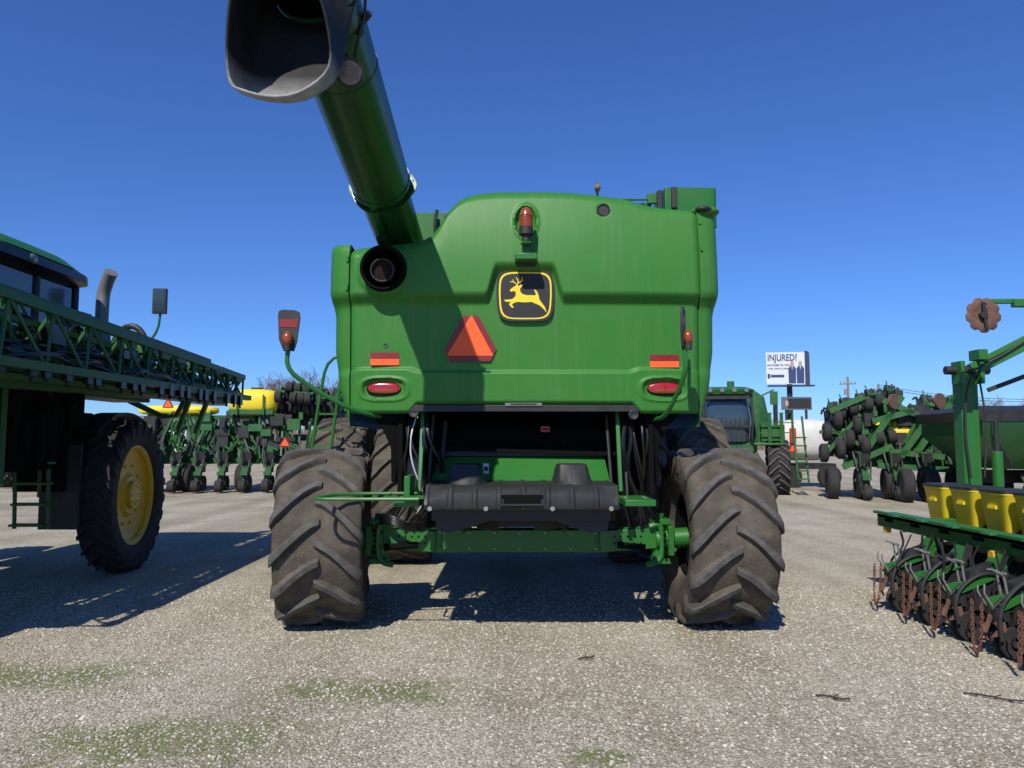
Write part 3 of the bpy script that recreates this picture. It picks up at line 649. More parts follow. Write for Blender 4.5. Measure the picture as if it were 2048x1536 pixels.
def rowunit(seed):
    rn=random.Random(seed);u=lambda a:rn.uniform(-a,a)
    mb=MB()
    mb.beam((.0,0,-.06),(-.18,0,-.26),.14,.05,0); mb.beam((0,0,-.14),(-.18,0,-.34),.12,.03,0)
    mb.poly([(-.12,-.05,-.18),(-.36,-.05,-.26),(-.40,-.05,-.46),(-.2,-.05,-.58),(.02,-.05,-.52),(0,-.05,-.2)],(0,.1,0),1)
    mb.box((.12,0,-.28),(.22,.26,.20),1); mb.cyl((.05,-.14,-.34),(.05,.14,-.34),.11,1,20)
    for s_ in(-1,1):
        mb.rev([(s_*.11,.09),(s_*.115,.15),(s_*.10,.18),(s_*.06,.185),(s_*.045,.16),(s_*.045,.07)],2,32,(-.04,0,-.62),'y')
    mb.cyl((-.04,-.108,-.62),(-.04,-.06,-.62),.08,3 if seed%4==0 else 1,20)
    mb.cyl((-.04,-.125,-.62),(-.04,-.06,-.62),.03,1,12)
    mb.beam((-.02,-.13,-.62),(-.22,-.12,-.42),.02,.06,1); mb.beam((-.02,-.125,-.60),(.10,-.12,-.35),.02,.05,0)
    for s_ in(-1,1): mb.rev([(s_*.03,.04),(s_*.03,.10),(s_*.045,.12),(s_*.07,.115),(s_*.065,.08),(s_*.06,.04)],2,26,(-.38,0,-.69),'y'); mb.cyl((-.38,s_*.02,-.69),(-.40,s_*.09,-.69),.025,1,10)
    mb.tube([(-.1,-.08,-.30),(-.28,-.09,-.24+u(.03)),(-.46,-.09,-.36),(-.53+u(.02),-.09,-.50),(-.50,-.09,-.66)],.016,1,8,2)
    mb.beam((-.2,0,-.35),(-.52,0,-.42),.05,.10,0); mb.beam((-.34,-.03,-.36),(-.40,-.03,-.66),.03,.06,1); mb.beam((-.38,.04,-.40),(-.24,.04,-.66),.03,.05,1)
    mb.beam((-.1,-.07,-.26),(-.48,-.07,-.40+u(.03)),.02,.05,0)
    mb.box((-.46,0,-.48),(.10,.12,.10),1); mb.box((-.3,-.06,-.5),(.12,.06,.16),1,rot=(0,.4,0)); mb.box((-.16,-.08,-.5),(.16,.05,.10),1,rot=(0,-.5,0))
    mb.tube([(-.5,.0,-.45),(-.53,.02,-.56),(-.56,.02,-.62)],.018,6,6,1); mb.tube([(-.48,.03,-.5),(-.56,.05,-.6),(-.52,.06,-.68)],.012,6,6,1)
    mb.poly([(-.46,-.06,-.50),(-.53,-.06,-.54),(-.50,-.06,-.58),(-.56,-.06,-.64),(-.49,-.06,-.63),(-.45,-.06,-.68),(-.44,-.06,-.58)],(0,.012,0),6)
    for q in(-.04,.04):
        mb.tube([(-.40,q,-.36),(-.42,q,-.18+u(.02)),(-.49,q,-.16)],.009,5,6); mb.cyl((-.42,q-.025,-.18),(-.42,q+.025,-.18),.010,5,6)
        mb.cyl((-.44,q,-.36),(-.53,q,-.44),.013,1,8); mb.tube([(-.52,q,-.42),(-.575,q,-.32),(-.57,q,-.27+u(.02))],.007,5,6)
        mb.tube([(-.30,q,-.25),(-.34+u(.03),q*2,-.45),(-.30,q*2.5,-.62)],.012,1,6,1)
    for _ in range(6):
        a=Vector((u(.22)-.12,rn.choice((-.15,-.12,.13)),-.08)); mb.tube([a,a+Vector((u(.10)-.05,u(.04),-.15)),a+Vector((u(.14)-.05,u(.04),-.30)),a+Vector((u(.08),0,-.42))],rn.choice((.008,.010,.012)),1,6,2)
    mb.box((.25,0,-.5),(.06,.49,.62),1)
    return mb.mesh('row_unit',[GREEN,BLACK,RUBDK,YELLOW,STEEL,STEEL,RUSTD])
RUs=[rowunit(s_) for s_ in range(4)]
def chain():
    mb=MB()
    pts=[];n=22
    for i in range(n+1):
        t=i/n; a=pi*t
        x=-.60-.03*math.sin(a); z=-.42-.40*math.sin(a)**.65; y=.05*math.cos(a); pts.append(Vector((x,y,z)))
    out=[pts[0]]
    for a,b in zip(pts,pts[1:]):
        d=(b-a).length;m=max(1,int(round(d/.030)))
        for j in range(1,m+1): out.append(a.lerp(b,j/m))
    for i,(a,b) in enumerate(zip(out,out[1:])):
        d=(b-a).normalized(); u=Vector((0,1,0)) if i%2 else d.cross(Vector((0,1,0))).normalized()
        u=(u-d*u.dot(d)).normalized(); c=(a+b)/2; l=.024;w=.010
        rg=[c+d*l*math.cos(2*pi*k/8)+u*w*math.sin(2*pi*k/8) for k in range(8)]
        rg.append(rg[0]); mb.tube(rg,.0038,0,5)
    return mb.mesh('drag_chain',[RUST])
CH=chain()
def hopper():
    mb=MB()
    R=[ring(z,-a,a,-b,b,.28,24) for z,a,b in((-.14,.13,.15),(-.12,.145,.16),(.21,.18,.20),(.225,.19,.21),(.24,.19,.21))]
    loft(mb,R,0); loft(mb,[ring(.242,-.195,.195,-.215,.215,.28,24),ring(.262,-.193,.193,-.213,.213,.28,24),ring(.272,-.16,.16,-.17,.17,.28,24)],1)
    mb.box((-.17,0,.10),(.03,.12,.03),0); mb.box((-.02,-.217,.242),(.05,.01,.05),1)
    return mb.mesh('seed_hopper',[YELH,BLACK])
HP=hopper()
for i in range(7):
    y=7.15-i*.5
    r=bpy.data.objects.new('row_unit',RUs[(i*3+1)%4]);COL.objects.link(r);r.parent=N;r.location=(TXB-PB[0]+random.uniform(-.02,.02),y-PB[1],.82);r.rotation_euler[1]=random.uniform(-.03,.0)
    c_=bpy.data.objects.new('drag_chain',CH);COL.objects.link(c_);c_.parent=r; c_.location=(random.uniform(-.02,.02),random.uniform(-.05,.05),0); c_.scale=(1,random.uniform(.3,1.6),random.uniform(.86,.97))
for i in range(8):
    h_=bpy.data.objects.new('seed_hopper',HP);COL.objects.link(h_);h_.parent=N;h_.location=(4.80-PB[0],8.2-i*.5-PB[1],.88);h_.rotation_euler[2]=random.uniform(-.03,.03)
mb=MB()
mb.box((4.75,8.55,1.6),(.20,.16,1.42),0); mb.box((4.64,8.48,2.32),(.05,.20,.26),0); mb.box((4.86,8.48,2.32),(.05,.20,.26),0)
mb.cyl((4.50,8.5,2.35),(5.0,8.5,2.35),.05,1,14); mb.cyl((5.0,8.42,1.02),(5.0,8.42,1.42),.055,0,14); mb.cyl((5.0,8.42,1.32),(5.0,8.42,1.77),.028,1,12)
mb.beam((4.8,8.5,2.35),(6.08,8.1,3.07),.13,.15,0); mb.beam((4.88,8.4,2.46),(6.08,8.0,3.16),.05,.06,0); mb.beam((4.98,8.5,2.12),(6.28,8.1,2.67),.05,.05,1)
mb.box((4.86,8.45,2.52),(.10,.2,.12),0)
mb.tube([(4.68,8.4,1.12),(4.63,8.4,1.72),(4.7,8.4,2.32),(5.18,8.3,2.57),(5.98,8.0,3.22)],.014,1,6,2);mb.tube([(4.83,8.4,1.12),(4.88,8.38,1.72),(4.83,8.4,2.22)],.012,1,6,2)
mb.beam((4.75,8.55,.92),(4.5,8.2,.68),.2,.2,0)
mb.v=[(x+.50,y,z+.08) for x,y,z in mb.v]
mb.obj('marker_mast',N,[GREEN,BLACK],bevel=.008)
mb=MB()
mb.beam((5.02,7.8,3.10),(6.6,7.5,3.06),.05,.05,0); mb.beam((5.3,7.74,3.07),(6.6,7.48,3.03),.09,.08,0); mb.cyl((5.0,7.72,2.90),(5.03,7.8,3.12),.022,1,10);mb.box((4.99,7.76,3.08),(.08,.06,.05),1)
mb.beam((6.5,7.5,3.03),(6.5,8.1,3.15),.1,.1,0)
mb.obj('marker_arm',N,[GREEN,BLACK],bevel=.005)
mb=MB(); pts=[]
for i in range(80):
    a=2*pi*i/80; r=.19-.022*max(0,math.sin(a*9))**.8; pts.append((4.97+r*math.cos(a),7.72,2.94+r*math.sin(a)))
n=80; Vv=[Vector(p) for p in pts]; ctr=Vector((4.97,7.76,2.94)); inn=[ctr+(p-ctr)*.45+Vector((0,.01,0)) for p in Vv]
mb.add(Vv+inn+[ctr],[(i,(i+1)%n,n+(i+1)%n,n+i) for i in range(n)]+[(n+i,n+(i+1)%n,2*n) for i in range(n)])
o=mb.obj('marker_disc',N,RUSTD,label='rusty notched marker disc');so=o.modifiers.new('s','SOLIDIFY');so.thickness=.006
mb=MB(); mb.cyl((4.97,7.70,2.94),(4.97,7.80,2.94),.035,0,14);mb.beam((4.97,7.71,3.08),(5.0,7.71,2.76),.03,.01,0);mb.obj('disc_hub',N,BLACK)
mb=MB(); mb.beam((4.9,5.5,.74),(7.5,5.5,.74),.2,.2,0); mb.box((5.6,7.0,.9),(.5,.6,.4),0,rot=(0,0,.2)); mb.obj('hitch_frame',N,GREEN)
for i in range(7):
    mb=MB(); mb.tube([(4.9,8.0-i*.5,.86),(4.5,8.0-i*.5,.60),(4.3,7.9-i*.5,.70),(TXB,7.8-i*.5,.68)],.016,0,6,2); mb.obj('hose',N,BLACK)
# ================================================================== background machines (local coords)
def mini_unit():
    mb=MB()
    mb.beam((0,0,1.0),(0,-.5,.72),.12,.08,0); mb.box((0,-.55,.75),(.16,.5,.22),0); mb.box((0,-.45,1.12),(.3,.4,.36),1,taper=.7)
    mb.beam((-.12,-.15,.9),(-.12,-.2,1.6),.05,.06,0); mb.beam((.12,-.15,.9),(.1,-.2,1.5),.05,.06,0); mb.beam((-.15,-.2,1.5),(.2,-.3,1.35),.05,.05,0)
    for s_ in(-1,1): mb.cyl((s_*.03,-.55,.30),(s_*.13,-.55,.30),.24,2,22)
    mb.cyl((-.10,-1.0,.22),(.10,-1.0,.22),.19,2,18); mb.beam((0,-.55,.6),(0,-1.05,.25),.05,.1,0); mb.cyl((-.11,-1.0,.22),(.11,-1.0,.22),.06,0,10)
    mb.tube([(.1,-.2,1.1),(.18,-.7,1.2),(.1,-.9,.6)],.025,1,6,1); mb.tube([(-.1,-.7,.9),(-.12,-.75,1.35)],.02,0,6)
    mb.tube([(-.2,-.1,1.6),(-.25,-.5,1.3),(-.15,-.6,.8)],.03,1,6,1); mb.box((.02,-.85,.62),(.22,.2,.12),0)
    mb.box((.0,-.75,.5),(.2,.12,.3),1); mb.beam((-.2,-.3,.5),(.2,-.6,.95),.05,.05,0)
    mb.cyl((-.02,-.80,.95),(.02,-.82,.95),.10,1,12)
    return mb.mesh('row_unit',[GREEND,BLACK,RUBDK])
MU=mini_unit()
GW=MB().rev([(-.14,.25),(-.15,.40),(-.11,.45),(.11,.45),(.15,.40),(.14,.25)],0,28).cyl((-.12,0,0),(.12,0,0),.26,1,20).mesh('gauge_wheel',[RUBDK,RUBTOP])
def smv(mb,c,s_,m1,m2):
    x,yy,z=c; mb.poly([(x-s_*.1,yy,z+s_*.5),(x+s_*.1,yy,z+s_*.5),(x+s_*.55,yy,z-s_*.3),(x+s_*.5,yy,z-s_*.42),(x-s_*.5,yy,z-s_*.42),(x-s_*.55,yy,z-s_*.3)],(0,.02,0),m1)
    mb.poly([(x,yy-.01,z+s_*.4),(x+s_*.42,yy-.01,z-s_*.32),(x-s_*.42,yy-.01,z-s_*.32)],(0,.01,0),m2)
def bgplanter(loc,rz,label,nu,tanks,fold,sp=.76,ns=34,zt=2.5):
    e=thing('seed_planter',label,'planter',loc,rz,group='planters parked across the lot',local=True)
    Lh=nu*sp/2; mb=MB()
    mb.beam((-Lh,0,1.0),(Lh,0,1.0),.2,.2); mb.beam((-Lh*.8,.9,1.1),(Lh*.8,.9,1.1),.15,.15); mb.beam((0,0,1.1),(0,4,.9),.22,.25)
    for x in np.linspace(-Lh*.9,Lh*.9,9): mb.beam((x,0,1.0),(x,.9,1.15),.1,.1); mb.beam((x,.1,1.0),(x+random.uniform(-.1,.1),.3,random.uniform(1.9,zt)),.08,.08); 
    mb.beam((-Lh*.9,.3,2.1),(Lh*.9,.3,2.1),.12,.14); mb.beam((-Lh*.9,.25,1.6),(Lh*.9,.25,1.6),.08,.10); mb.beam((-Lh*.7,.5,2.45),(-Lh*.2,.2,1.1),.09,.09); mb.beam((Lh*.7,.5,2.45),(Lh*.2,.2,1.1),.09,.09)
    mb.beam((-Lh*.8,.6,2.45),(Lh*.5,.6,2.45),.5,.12)
    for i in range(ns):
        x=random.uniform(-Lh,Lh); mb.beam((x,random.uniform(-.4,.6),random.uniform(.9,1.6)),(x+random.uniform(-.7,.7),random.uniform(-.2,.8),random.uniform(1.4,zt)),.06,.07)
    for i in range(ns):
        x=random.uniform(-Lh,Lh); mb.box((x,random.uniform(-.2,.6),random.uniform(1.2,zt-.2)),(random.uniform(.1,.5),.2,random.uniform(.1,.4)),random.choice((0,1,1)))
    mb.tube([(-Lh*.5,-.1,1.1),(-Lh*.5,-.15,2.6),(-Lh*.2,-.15,2.65),(-Lh*.2,-.1,1.1)],.03)
    mb.obj('toolbar_frame',e,[GREEND,BLACK],world=False)
    for i in range(16):
        mb=MB(); x=random.uniform(-Lh,Lh); mb.tube([(x,.3,2.2),(x+random.uniform(-.3,.3),-.1,1.9),(x+random.uniform(-.4,.4),-.3,1.2)],.045,0,6,1)
        mb.obj('hose',e,BLACK,world=False)
    for (x,z,rx,rz_) in tanks:
        mb=MB(); mb.ell((x,.6,z),(rx,.8,rz_),0,24,14,.6); mb.cyl((x,.6,z+rz_*.9),(x,.6,z+rz_+.06),.2,1,16); mb.box((x,-.1,z-rz_*.75),(rx*1.7,.1,.16),2)
        for s_ in(-.5,.5): mb.beam((x+rx*s_,-.22,z-rz_),(x+rx*s_,-.22,z+rz_*.5),.05,.04,2)
        mb.obj('seed_tank',e,[YELH,BLACK,GREEND],world=False)
    for i in range(nu):
        o=bpy.data.objects.new('row_unit',MU);COL.objects.link(o);o.parent=e;o.location=(-Lh+sp*(i+.5),0,0)
    for x in(-Lh*.75,-Lh*.3,Lh*.3,Lh*.75):
        o=bpy.data.objects.new('gauge_wheel',GW);COL.objects.link(o);o.parent=e;o.location=(x,-.2,.45)
    for (x,y,z,ry,n,dx,dz) in fold:
        for i in range(n):
            o=bpy.data.objects.new('row_unit',MU);COL.objects.link(o);o.parent=e;o.location=(x+dx*i,y,z+dz*i);o.rotation_euler=(ry,random.uniform(-.15,.15),0)
    return e
e=bgplanter((-9.7,24.5,0),.08,'green planter with large yellow seed tank and folded row units',8,[(1.05,2.95,.85,.45)],[(1.9,.5,2.2,-.9,6,.36,-.02),(2.1,.7,1.8,-1.3,5,.42,.0),(2.0,.9,2.5,-1.1,5,.4,-.05)],.72,80,2.7)
for cc_,s_ in(((-1.5,-.4,2.85),.32),((2.4,-1.1,1.6),.32)):
    mb=MB(); smv(mb,cc_,s_,0,1); mb.obj('slow_vehicle_triangle',e,[DKRED,ORANGE],world=False)
mb=MB(); mb.ell((-1.5,.6,2.68),(1.3,.4,.17),0,24,10,.6); mb.obj('liquid_tank',e,YELH,world=False)
e=bgplanter((-16.2,27,0),.0,'green planter parked beside another planter',7,[],[],.76)
e=bgplanter((11.2,21.2,0),-.25,'folded green planter with yellow tank and stacked black wheels',4,[(0.0,1.85,.95,.46)],[(-1.9,.2,1.4,-.9,6,.32,.12),(.6,.3,1.6,-.7,5,.36,-.1),(-1.9,.4,.9,-.5,5,.4,.05),(.8,.5,1.1,-1.2,4,.35,.05)],.8,110,2.8)
mb=MB()
for i,(x,z) in enumerate([(-2.1,1.9),(-1.8,2.25),(-1.5,1.7),(-2.2,1.3),(-1.3,2.1),(-1.75,1.4),(-1.1,1.5)]): mb.rev([(-.10,.1),(-.11,.22),(-.07,.27),(.07,.27),(.11,.22),(.10,.1)],0,20,(x,-.4,z)); mb.cyl((x-.12,-.4,z),(x+.12,-.4,z),.10,0,10)
mb.beam((-2.3,-.4,1.1),(-1.2,-.4,2.4),.1,.1,1);mb.beam((-2.2,-.4,2.1),(-1.0,-.4,1.4),.1,.1,1); mb.beam((-2.3,-.4,1.9),(-1,-.4,1.9),.1,.1,1)
mb.obj('stacked_wheels',e,[RUBDK,GREEND],world=False)
mb=MB()
for (x0,x1,z0,z1) in((-1.2,-.1,1.2,2.9),(-.6,.6,2.8,2.2),(.2,1.2,1.3,2.8),(1.1,2.0,2.9,1.0),(1.3,2.1,2.0,1.2),(-1.7,-.4,.9,1.5),(-.9,.2,2.2,2.5),(.6,1.6,2.5,1.9),(-2,-1.1,2.5,2.9),(1.0,1.4,1.0,2.6),(-.2,.5,1.2,2.2),(-.8,1.9,.95,.8),(1.5,2.4,.8,.7),(-.5,.9,1.35,1.2)): mb.beam((x0,-.4,z0),(x1,-.4,z1),.15,.16); mb.beam((x0+.1,.2,z0),(x1+.1,.2,z1),.1,.1)
for x in(-.35,.8): mb.cyl((x,-.5,2.75),(x+.04,-.55,2.75),.22,1,14)
mb.obj('folded_wing',e,[GREEND,RUSTD],world=False)
for x,y in((-.3,-1.3),(.3,-1.3),(2.1,-.9),(-2.0,-.4),(1.6,-.9)):
    o=bpy.data.objects.new('gauge_wheel',GW);COL.objects.link(o);o.parent=e;o.location=(x,y,.45)
e=thing('combine_harvester','green combine with dark glass cab, railings and big black tyre','combine',(7.0,23.6,0),-.12,local=True)
mb=MB(); loft(mb,[ring(1.6,-1.4,1.3,.5,5,.3),ring(2.4,-1.5,1.4,.4,5,.3),ring(3.1,-1.4,1.3,.6,5,.3),ring(3.35,-1.2,1.1,1.2,4.6,.3)])
mb.box((-.2,.6,1.35),(1.8,2,.5),0); mb.box((-.2,-.2,1.45),(1.7,.9,.3),0)
for x in(-.8,-.3,.2,.6): mb.beam((x,-.75,1.3),(x,-.9,.7),.1,.14,0)
mb.box((-.2,-.95,.9),(1.5,.5,.6),0); mb.box((.95,-.5,1.55),(.9,.9,.08),0); mb.cyl((.2,1.2,3.2),(.2,1.2,3.65),.12,0)
mb.obj('body',e,GREEND,bevel=.03,world=False)
mb=MB(); loft(mb,[ring(1.62,-.95,.45,-.75,.5,.4),ring(2.3,-1.0,.5,-.95,.5,.4),ring(3.08,-.9,.4,-.75,.5,.4)]); mb.obj('cab_window',e,GLASS,world=False)
mb=MB(); loft(mb,[ring(3.08,-1.05,.55,-1.0,.7,.4),ring(3.22,-1.1,.6,-1.08,.7,.4),ring(3.32,-.9,.4,-.8,.6,.4)])
for x in(-.98,.48): mb.tube([(x,-.7,1.6),(x,-.88,2.3),(x,-.75,3.1)],.045,1,6)
mb.beam((-.95,-.93,2.1),(.45,-.93,2.1),.04,.04,1)
for i in range(6): mb.beam((-.6+i*.14,-.95,1.75),(-.6+i*.14,-.98,2.35),.015,.015,1)
mb.ell((-.25,-.5,2.1),(.3,.2,.4),1,12,8); mb.box((-.25,-.97,2.98),(1.3,.06,.10),1)
for i in range(4): mb.cyl((-.8+i*.36,-1.10,3.2),(-.8+i*.36,-1.06,3.2),.07,2,10)
mb.obj('cab_roof',e,[GREEN,BLACK,LENS],world=False)
mb=MB()
for x in(.65,1.0,1.35): mb.tube([(x,-.9,1.6),(x,-.9,2.5),(x+.3,-.9,2.5),(x+.3,-.9,1.6)],.03,0,6)
for z in(1.9,2.2): mb.beam((.6,-.9,z),(1.7,-.9,z),.03,.03)
mb.box((1.1,-.6,1.9),(.7,.3,.5),0)
for x in(1.75,2.05): mb.beam((x,-1.0,.4),(x-.1,-.8,2.4),.05,.05)
for i in range(6): mb.box((1.88,-1.0+.02*i,.5+i*.25),(.3,.15,.04),0)
mb.beam((.5,-.9,2.9),(1.1,-1.0,3.2),.05,.05); mb.box((1.1,-1.0,2.95),(.22,.06,.4),0); mb.obj('ladder_rail',e,GREEND,world=False)
TB=tyre_mesh(.85,.62,.42,18,lh=.06,sweep=.36,lw=.07,mats=[RUBDK,RUBTOP],seg=48)
RFb=rim_mesh(.42,.62,1,dark=True)
for x in(-1.5,1.3): wheel(e,(x,-.35,.85),TB,RFb,HB,rz=-.15,rx=.3)
e=thing('nurse_tank','white cylindrical tank trailer with red fire extinguisher beside it','tank',(10.6,27,0),0,local=True)
mb=MB(); mb.ell((0,0,1.7),(1.2,.8,.75),0,24,14,.7); mb.obj('tank',e,WHITE,world=False)
mb=MB(); mb.box((0,0,.75),(2.0,.8,.2),0); mb.cyl((-.7,-.6,.4),(-.7,-.4,.4),.4,1,20);mb.cyl((.7,-.6,.4),(.7,-.4,.4),.4,1,20); mb.beam((-1.3,-.9,.1),(-1.3,-.9,3.2),.12,.12,0); mb.obj('trailer_frame',e,[BLACK,RUBDK],world=False)
mb=MB(); mb.cyl((-.75,-1.0,1.6),(-.75,-1.0,2.1),.11,0,14); mb.cyl((-.75,-1.0,2.1),(-.75,-1.0,2.2),.05,0,10); smv(mb,(-.75,-1.0,1.4),.3,0,1); mb.obj('fire_extinguisher',e,[REDP,ORANGE],world=False)
e=thing('grain_cart','green and black grain cart with sloped hopper sides','grain cart',(12.4,17.6,0),-.1,local=True)
mb=MB(); 
loft(mb,[[(-1.2,-1,1.0),(2.5,-1,1.0),(2.5,1,1.0),(-1.2,1,1.0)],[(-1.9,-1.5,1.75),(3.2,-1.5,1.75),(3.2,1.5,1.75),(-1.9,1.5,1.75)],[(-1.9,-1.5,2.05),(3.2,-1.5,2.05),(3.2,1.5,2.05),(-1.9,1.5,2.05)]],0)
loft(mb,[[(-1.9,-1.52,2.06),(3.2,-1.52,2.06),(3.2,1.5,2.06),(-1.9,1.5,2.06)],[(-2.1,-1.55,2.3),(3.3,-1.55,2.3),(3.3,1.5,2.3),(-2.1,1.5,2.3)],[(-1.8,-1.2,2.42),(3.1,-1.2,2.42),(3.1,1.2,2.42),(-1.8,1.2,2.42)]],1)
for x in(-1.7,-.9,.0,.9,1.8,2.7): mb.beam((x,-1.53,1.75),(x,-1.53,2.05),.06,.04,0); mb.beam((x*.75+.2,-1.02,1.02),(x,-1.53,1.75),.06,.05,1)
mb.beam((-1.5,0,.8),(2.8,0,.8),.3,.3,1); mb.obj('hopper',e,[DKGREEN,BLACK],world=False)
text('unverferth',.24,'maker_lettering',e,(-.45,-1.57,1.90),WHITE)
for x in(0,1.6): wheel(e,(x,-1.1,.75),TR,RMl,HB,rz=pi/2)
e=thing('farm_tractor','green farm tractor with yellow wheels parked behind planters','tractor',(-7.0,31,0),0,local=True)
mb=MB(); mb.box((0,1.6,1.5),(.8,2.4,.8),0); mb.box((0,0,1.3),(1.1,1.4,.6),0); mb.box((0,0,2.95),(1.5,1.6,.2),0)
for x in(-1.1,1.1): mb.box((x,0,1.75),(.6,1.2,.08),0)
mb.obj('body',e,GREEND,bevel=.05,world=False)
mb=MB(); mb.box((0,0,2.2),(1.35,1.4,1.3)); mb.obj('cab_window',e,GLASS,bevel=.06,world=False)
for x in(-1.15,1.15): wheel(e,(x,0,.85),TB,RFb,HB); wheel(e,(x*.85,2.6,.75),TR,RMl,HB)
e=thing('storage_shed','low pale metal storage shed beyond the lot','building',(-47,95,0),0,local=True)
mb=MB(); mb.box((0,0,1.7),(14,8,3.4),0); mb.obj('wall',e,CONC,world=False)
mb=MB(); mb.poly([(-7.3,-4.3,3.4),(-7.3,4.3,3.4),(-7.3,0,5.0)],(14.6,0,0),0); mb.obj('roof',e,STEEL,world=False)
for x in(-4,0,4): mb=MB(); mb.box((x,-4.02,1.4),(2.6,.06,2.6),0); mb.obj('door',e,BGREY,world=False)
e=thing('billboard','white roadside billboard on a post reading INJURED?','billboard',(56,150,0),-.12,local=True)
mb=MB(); mb.box((-.3,0,16.7),(7.6,.3,6.5),0); mb.poly([(3.5,.2,13.4),(5.3,3.5,13.4),(5.3,3.5,20.1),(3.5,.2,20.1)],(.1,-.1,0),1); mb.obj('sign_face',e,[BWHITE,BGREY],world=False)
mb=MB(); mb.cyl((.8,1.5,0),(.8,1.5,13.5),.55,0,16); mb.box((.8,.3,13.1),(9,1.6,.25),0)
for i in range(7): mb.beam((4.0+.2*i,1.2+.35*i,13.4),(4.0+.2*i,1.2+.35*i,20.4),.12,.12,0)
for z in(14,16,18,20): mb.beam((3.9,.9,z),(5.4,3.6,z),.12,.12,0)
mb.obj('support_frame',e,BLACK,world=False)
text('INJURED?',1.9,'sign_lettering',e,(-.9,-.2,18.8),BNAVY,xs=.74); text('WE COME TO YOU',.52,'sign_lettering',e,(-1.7,-.2,17.3),BNAVY); text('HOME, HOSPITAL & MORE',.34,'sign_lettering',e,(-1.7,-.2,16.6),BNAVY)
mb=MB(); mb.box((-1.9,-.2,15.1),(2.6,.03,.5),0); mb.box((-3.6,-.2,15.1),(.5,.03,.9),0)
for x in(1.0,2.6):
    mb.poly([(x-.7,-.2,13.6),(x+.7,-.2,13.6),(x+.75,-.2,16.6),(x+.3,-.2,17.2),(x-.3,-.2,17.2),(x-.75,-.2,16.6)],(0,.03,0),0); mb.ell((x,-.2,17.7),(.36,.03,.48),1,14,8); mb.poly([(x-.13,-.23,17.2),(x+.13,-.23,17.2),(x,-.23,16.3)],(0,.02,0),2)
mb.obj('printed_figures',e,[BNAVY,SKIN,BWHITE],world=False)
e=thing('roadside_sign','dark wide roadside sign below the tall billboard','sign',(57,148,0),0,local=True)
mb=MB(); mb.box((0,0,9.4),(6,.3,2.6),0); mb.box((.5,-.18,9.4),(4.6,.03,2.0),1); mb.ell((-2.0,-.2,9.4),(.35,.03,.6),2); mb.obj('sign_face',e,[BGREY,BLACK,SKIN],world=False)
for x in(-2,2): mb=MB(); mb.cyl((x,.3,0),(x,.3,8.2),.25,0); mb.obj('post',e,BLACK,world=False)
def pole(x,y,h,lean,arm):
    mb=MB(); mb.cyl((0,0,0),(lean,0,h),.2,0,10,r2=.13); mb.beam((lean-arm,0,h-.9),(lean+arm,0,h-.85),.12,.14,0)
    for q in(-1,-.45,.45,1): mb.cyl((lean+q*arm*.9,0,h-.85),(lean+q*arm*.9,0,h-.55),.06,1,8)
    mb.cyl((lean-.3,0,h-2.2),(lean-.3,0,h-1.5),.2,1,10)
    o=mb.obj('utility_pole',None,[WOOD,STEEL]); o.location=(x,y,0); meta(o,'weathered wooden utility pole with crossarm and insulators','utility pole','utility poles along the road'); return o
pole(41,90,9.6,0,1.0); pole(45.5,91,8.8,-.3,.35)
for z in(8.7,8.4):
    mb=MB(); mb.tube([(45.2,91,z),(50,91,z-.9),(56,91,z-1.6),(66,91,z-1.9)],.03,0,4,1)
    o=mb.obj('overhead_cable',None,BLACK); meta(o,'thin black overhead cable sagging from a utility pole','cable','overhead cables')
# ================================================================== bare trees
def bare_tree(seed,h):
    rnd=random.Random(seed); tr=MB();cr=MB()
    def grow(p,d,l,r,lev):
        n=3 if lev<2 else 2
        q=p
        for i in range(n):
            d2=(d+Vector((rnd.uniform(-.18,.18),rnd.uniform(-.18,.18),rnd.uniform(-.02,.12)))).normalized(); e=q+d2*l/n
            (tr if lev==0 else cr).cyl(q,e,max(.014,r*(1-.25*i/n)),0,7 if lev==0 else 3,r2=max(.010,r*(1-.25*(i+1)/n)),cap=False); q=e;d=d2
            if lev<5 and (lev>0 or i>0):
                for _ in range(2 if lev<4 else 3):
                    a=rnd.uniform(0,2*pi);t=rnd.uniform(.45,.95); s_=Vector((math.cos(a),math.sin(a),.3))
                    grow(q,(d*(1-t*.5)+s_*t*.8).normalized(),l*rnd.uniform(.5,.75),r*.5,lev+1)
    grow(Vector((0,0,0)),Vector((0,0,1)),h*.42,h*.022,0)
    return tr.mesh('trunk',[BARK]),cr.mesh('crown',[BARK])
TM=[bare_tree(s_,10) for s_ in(3,11,23)]
def put_tree(x,y,s_,k):
    e=thing('bare_tree','leafless winter tree with fine brown twigs on the skyline','tree',(x,y,0),random.uniform(0,6),group='bare trees behind the lot',local=True); e.scale=(s_*1.3,s_*1.3,s_)
    for n,m in zip(('trunk','crown'),TM[k%3]):
        o=bpy.data.objects.new(n,m);COL.objects.link(o);o.parent=e
for i,(x,y,s_) in enumerate([(-32,92,.85),(-30.5,94,.95),(-29,95,1.0),(-27,90,1.0),(-25,96,1.05),(-23.5,91,.9),(-22.0,93,.88),(-35,98,.65),(-39,100,.5),(47.5,85,.55),(49.5,86,.58),(52,88,.62),(54,87,.6),(56,86,.66),(60,84,.68),(64,92,.72),(36,100,.48)]): put_tree(x,y,s_,i)
mb=MB(); rnd=random.Random(5)
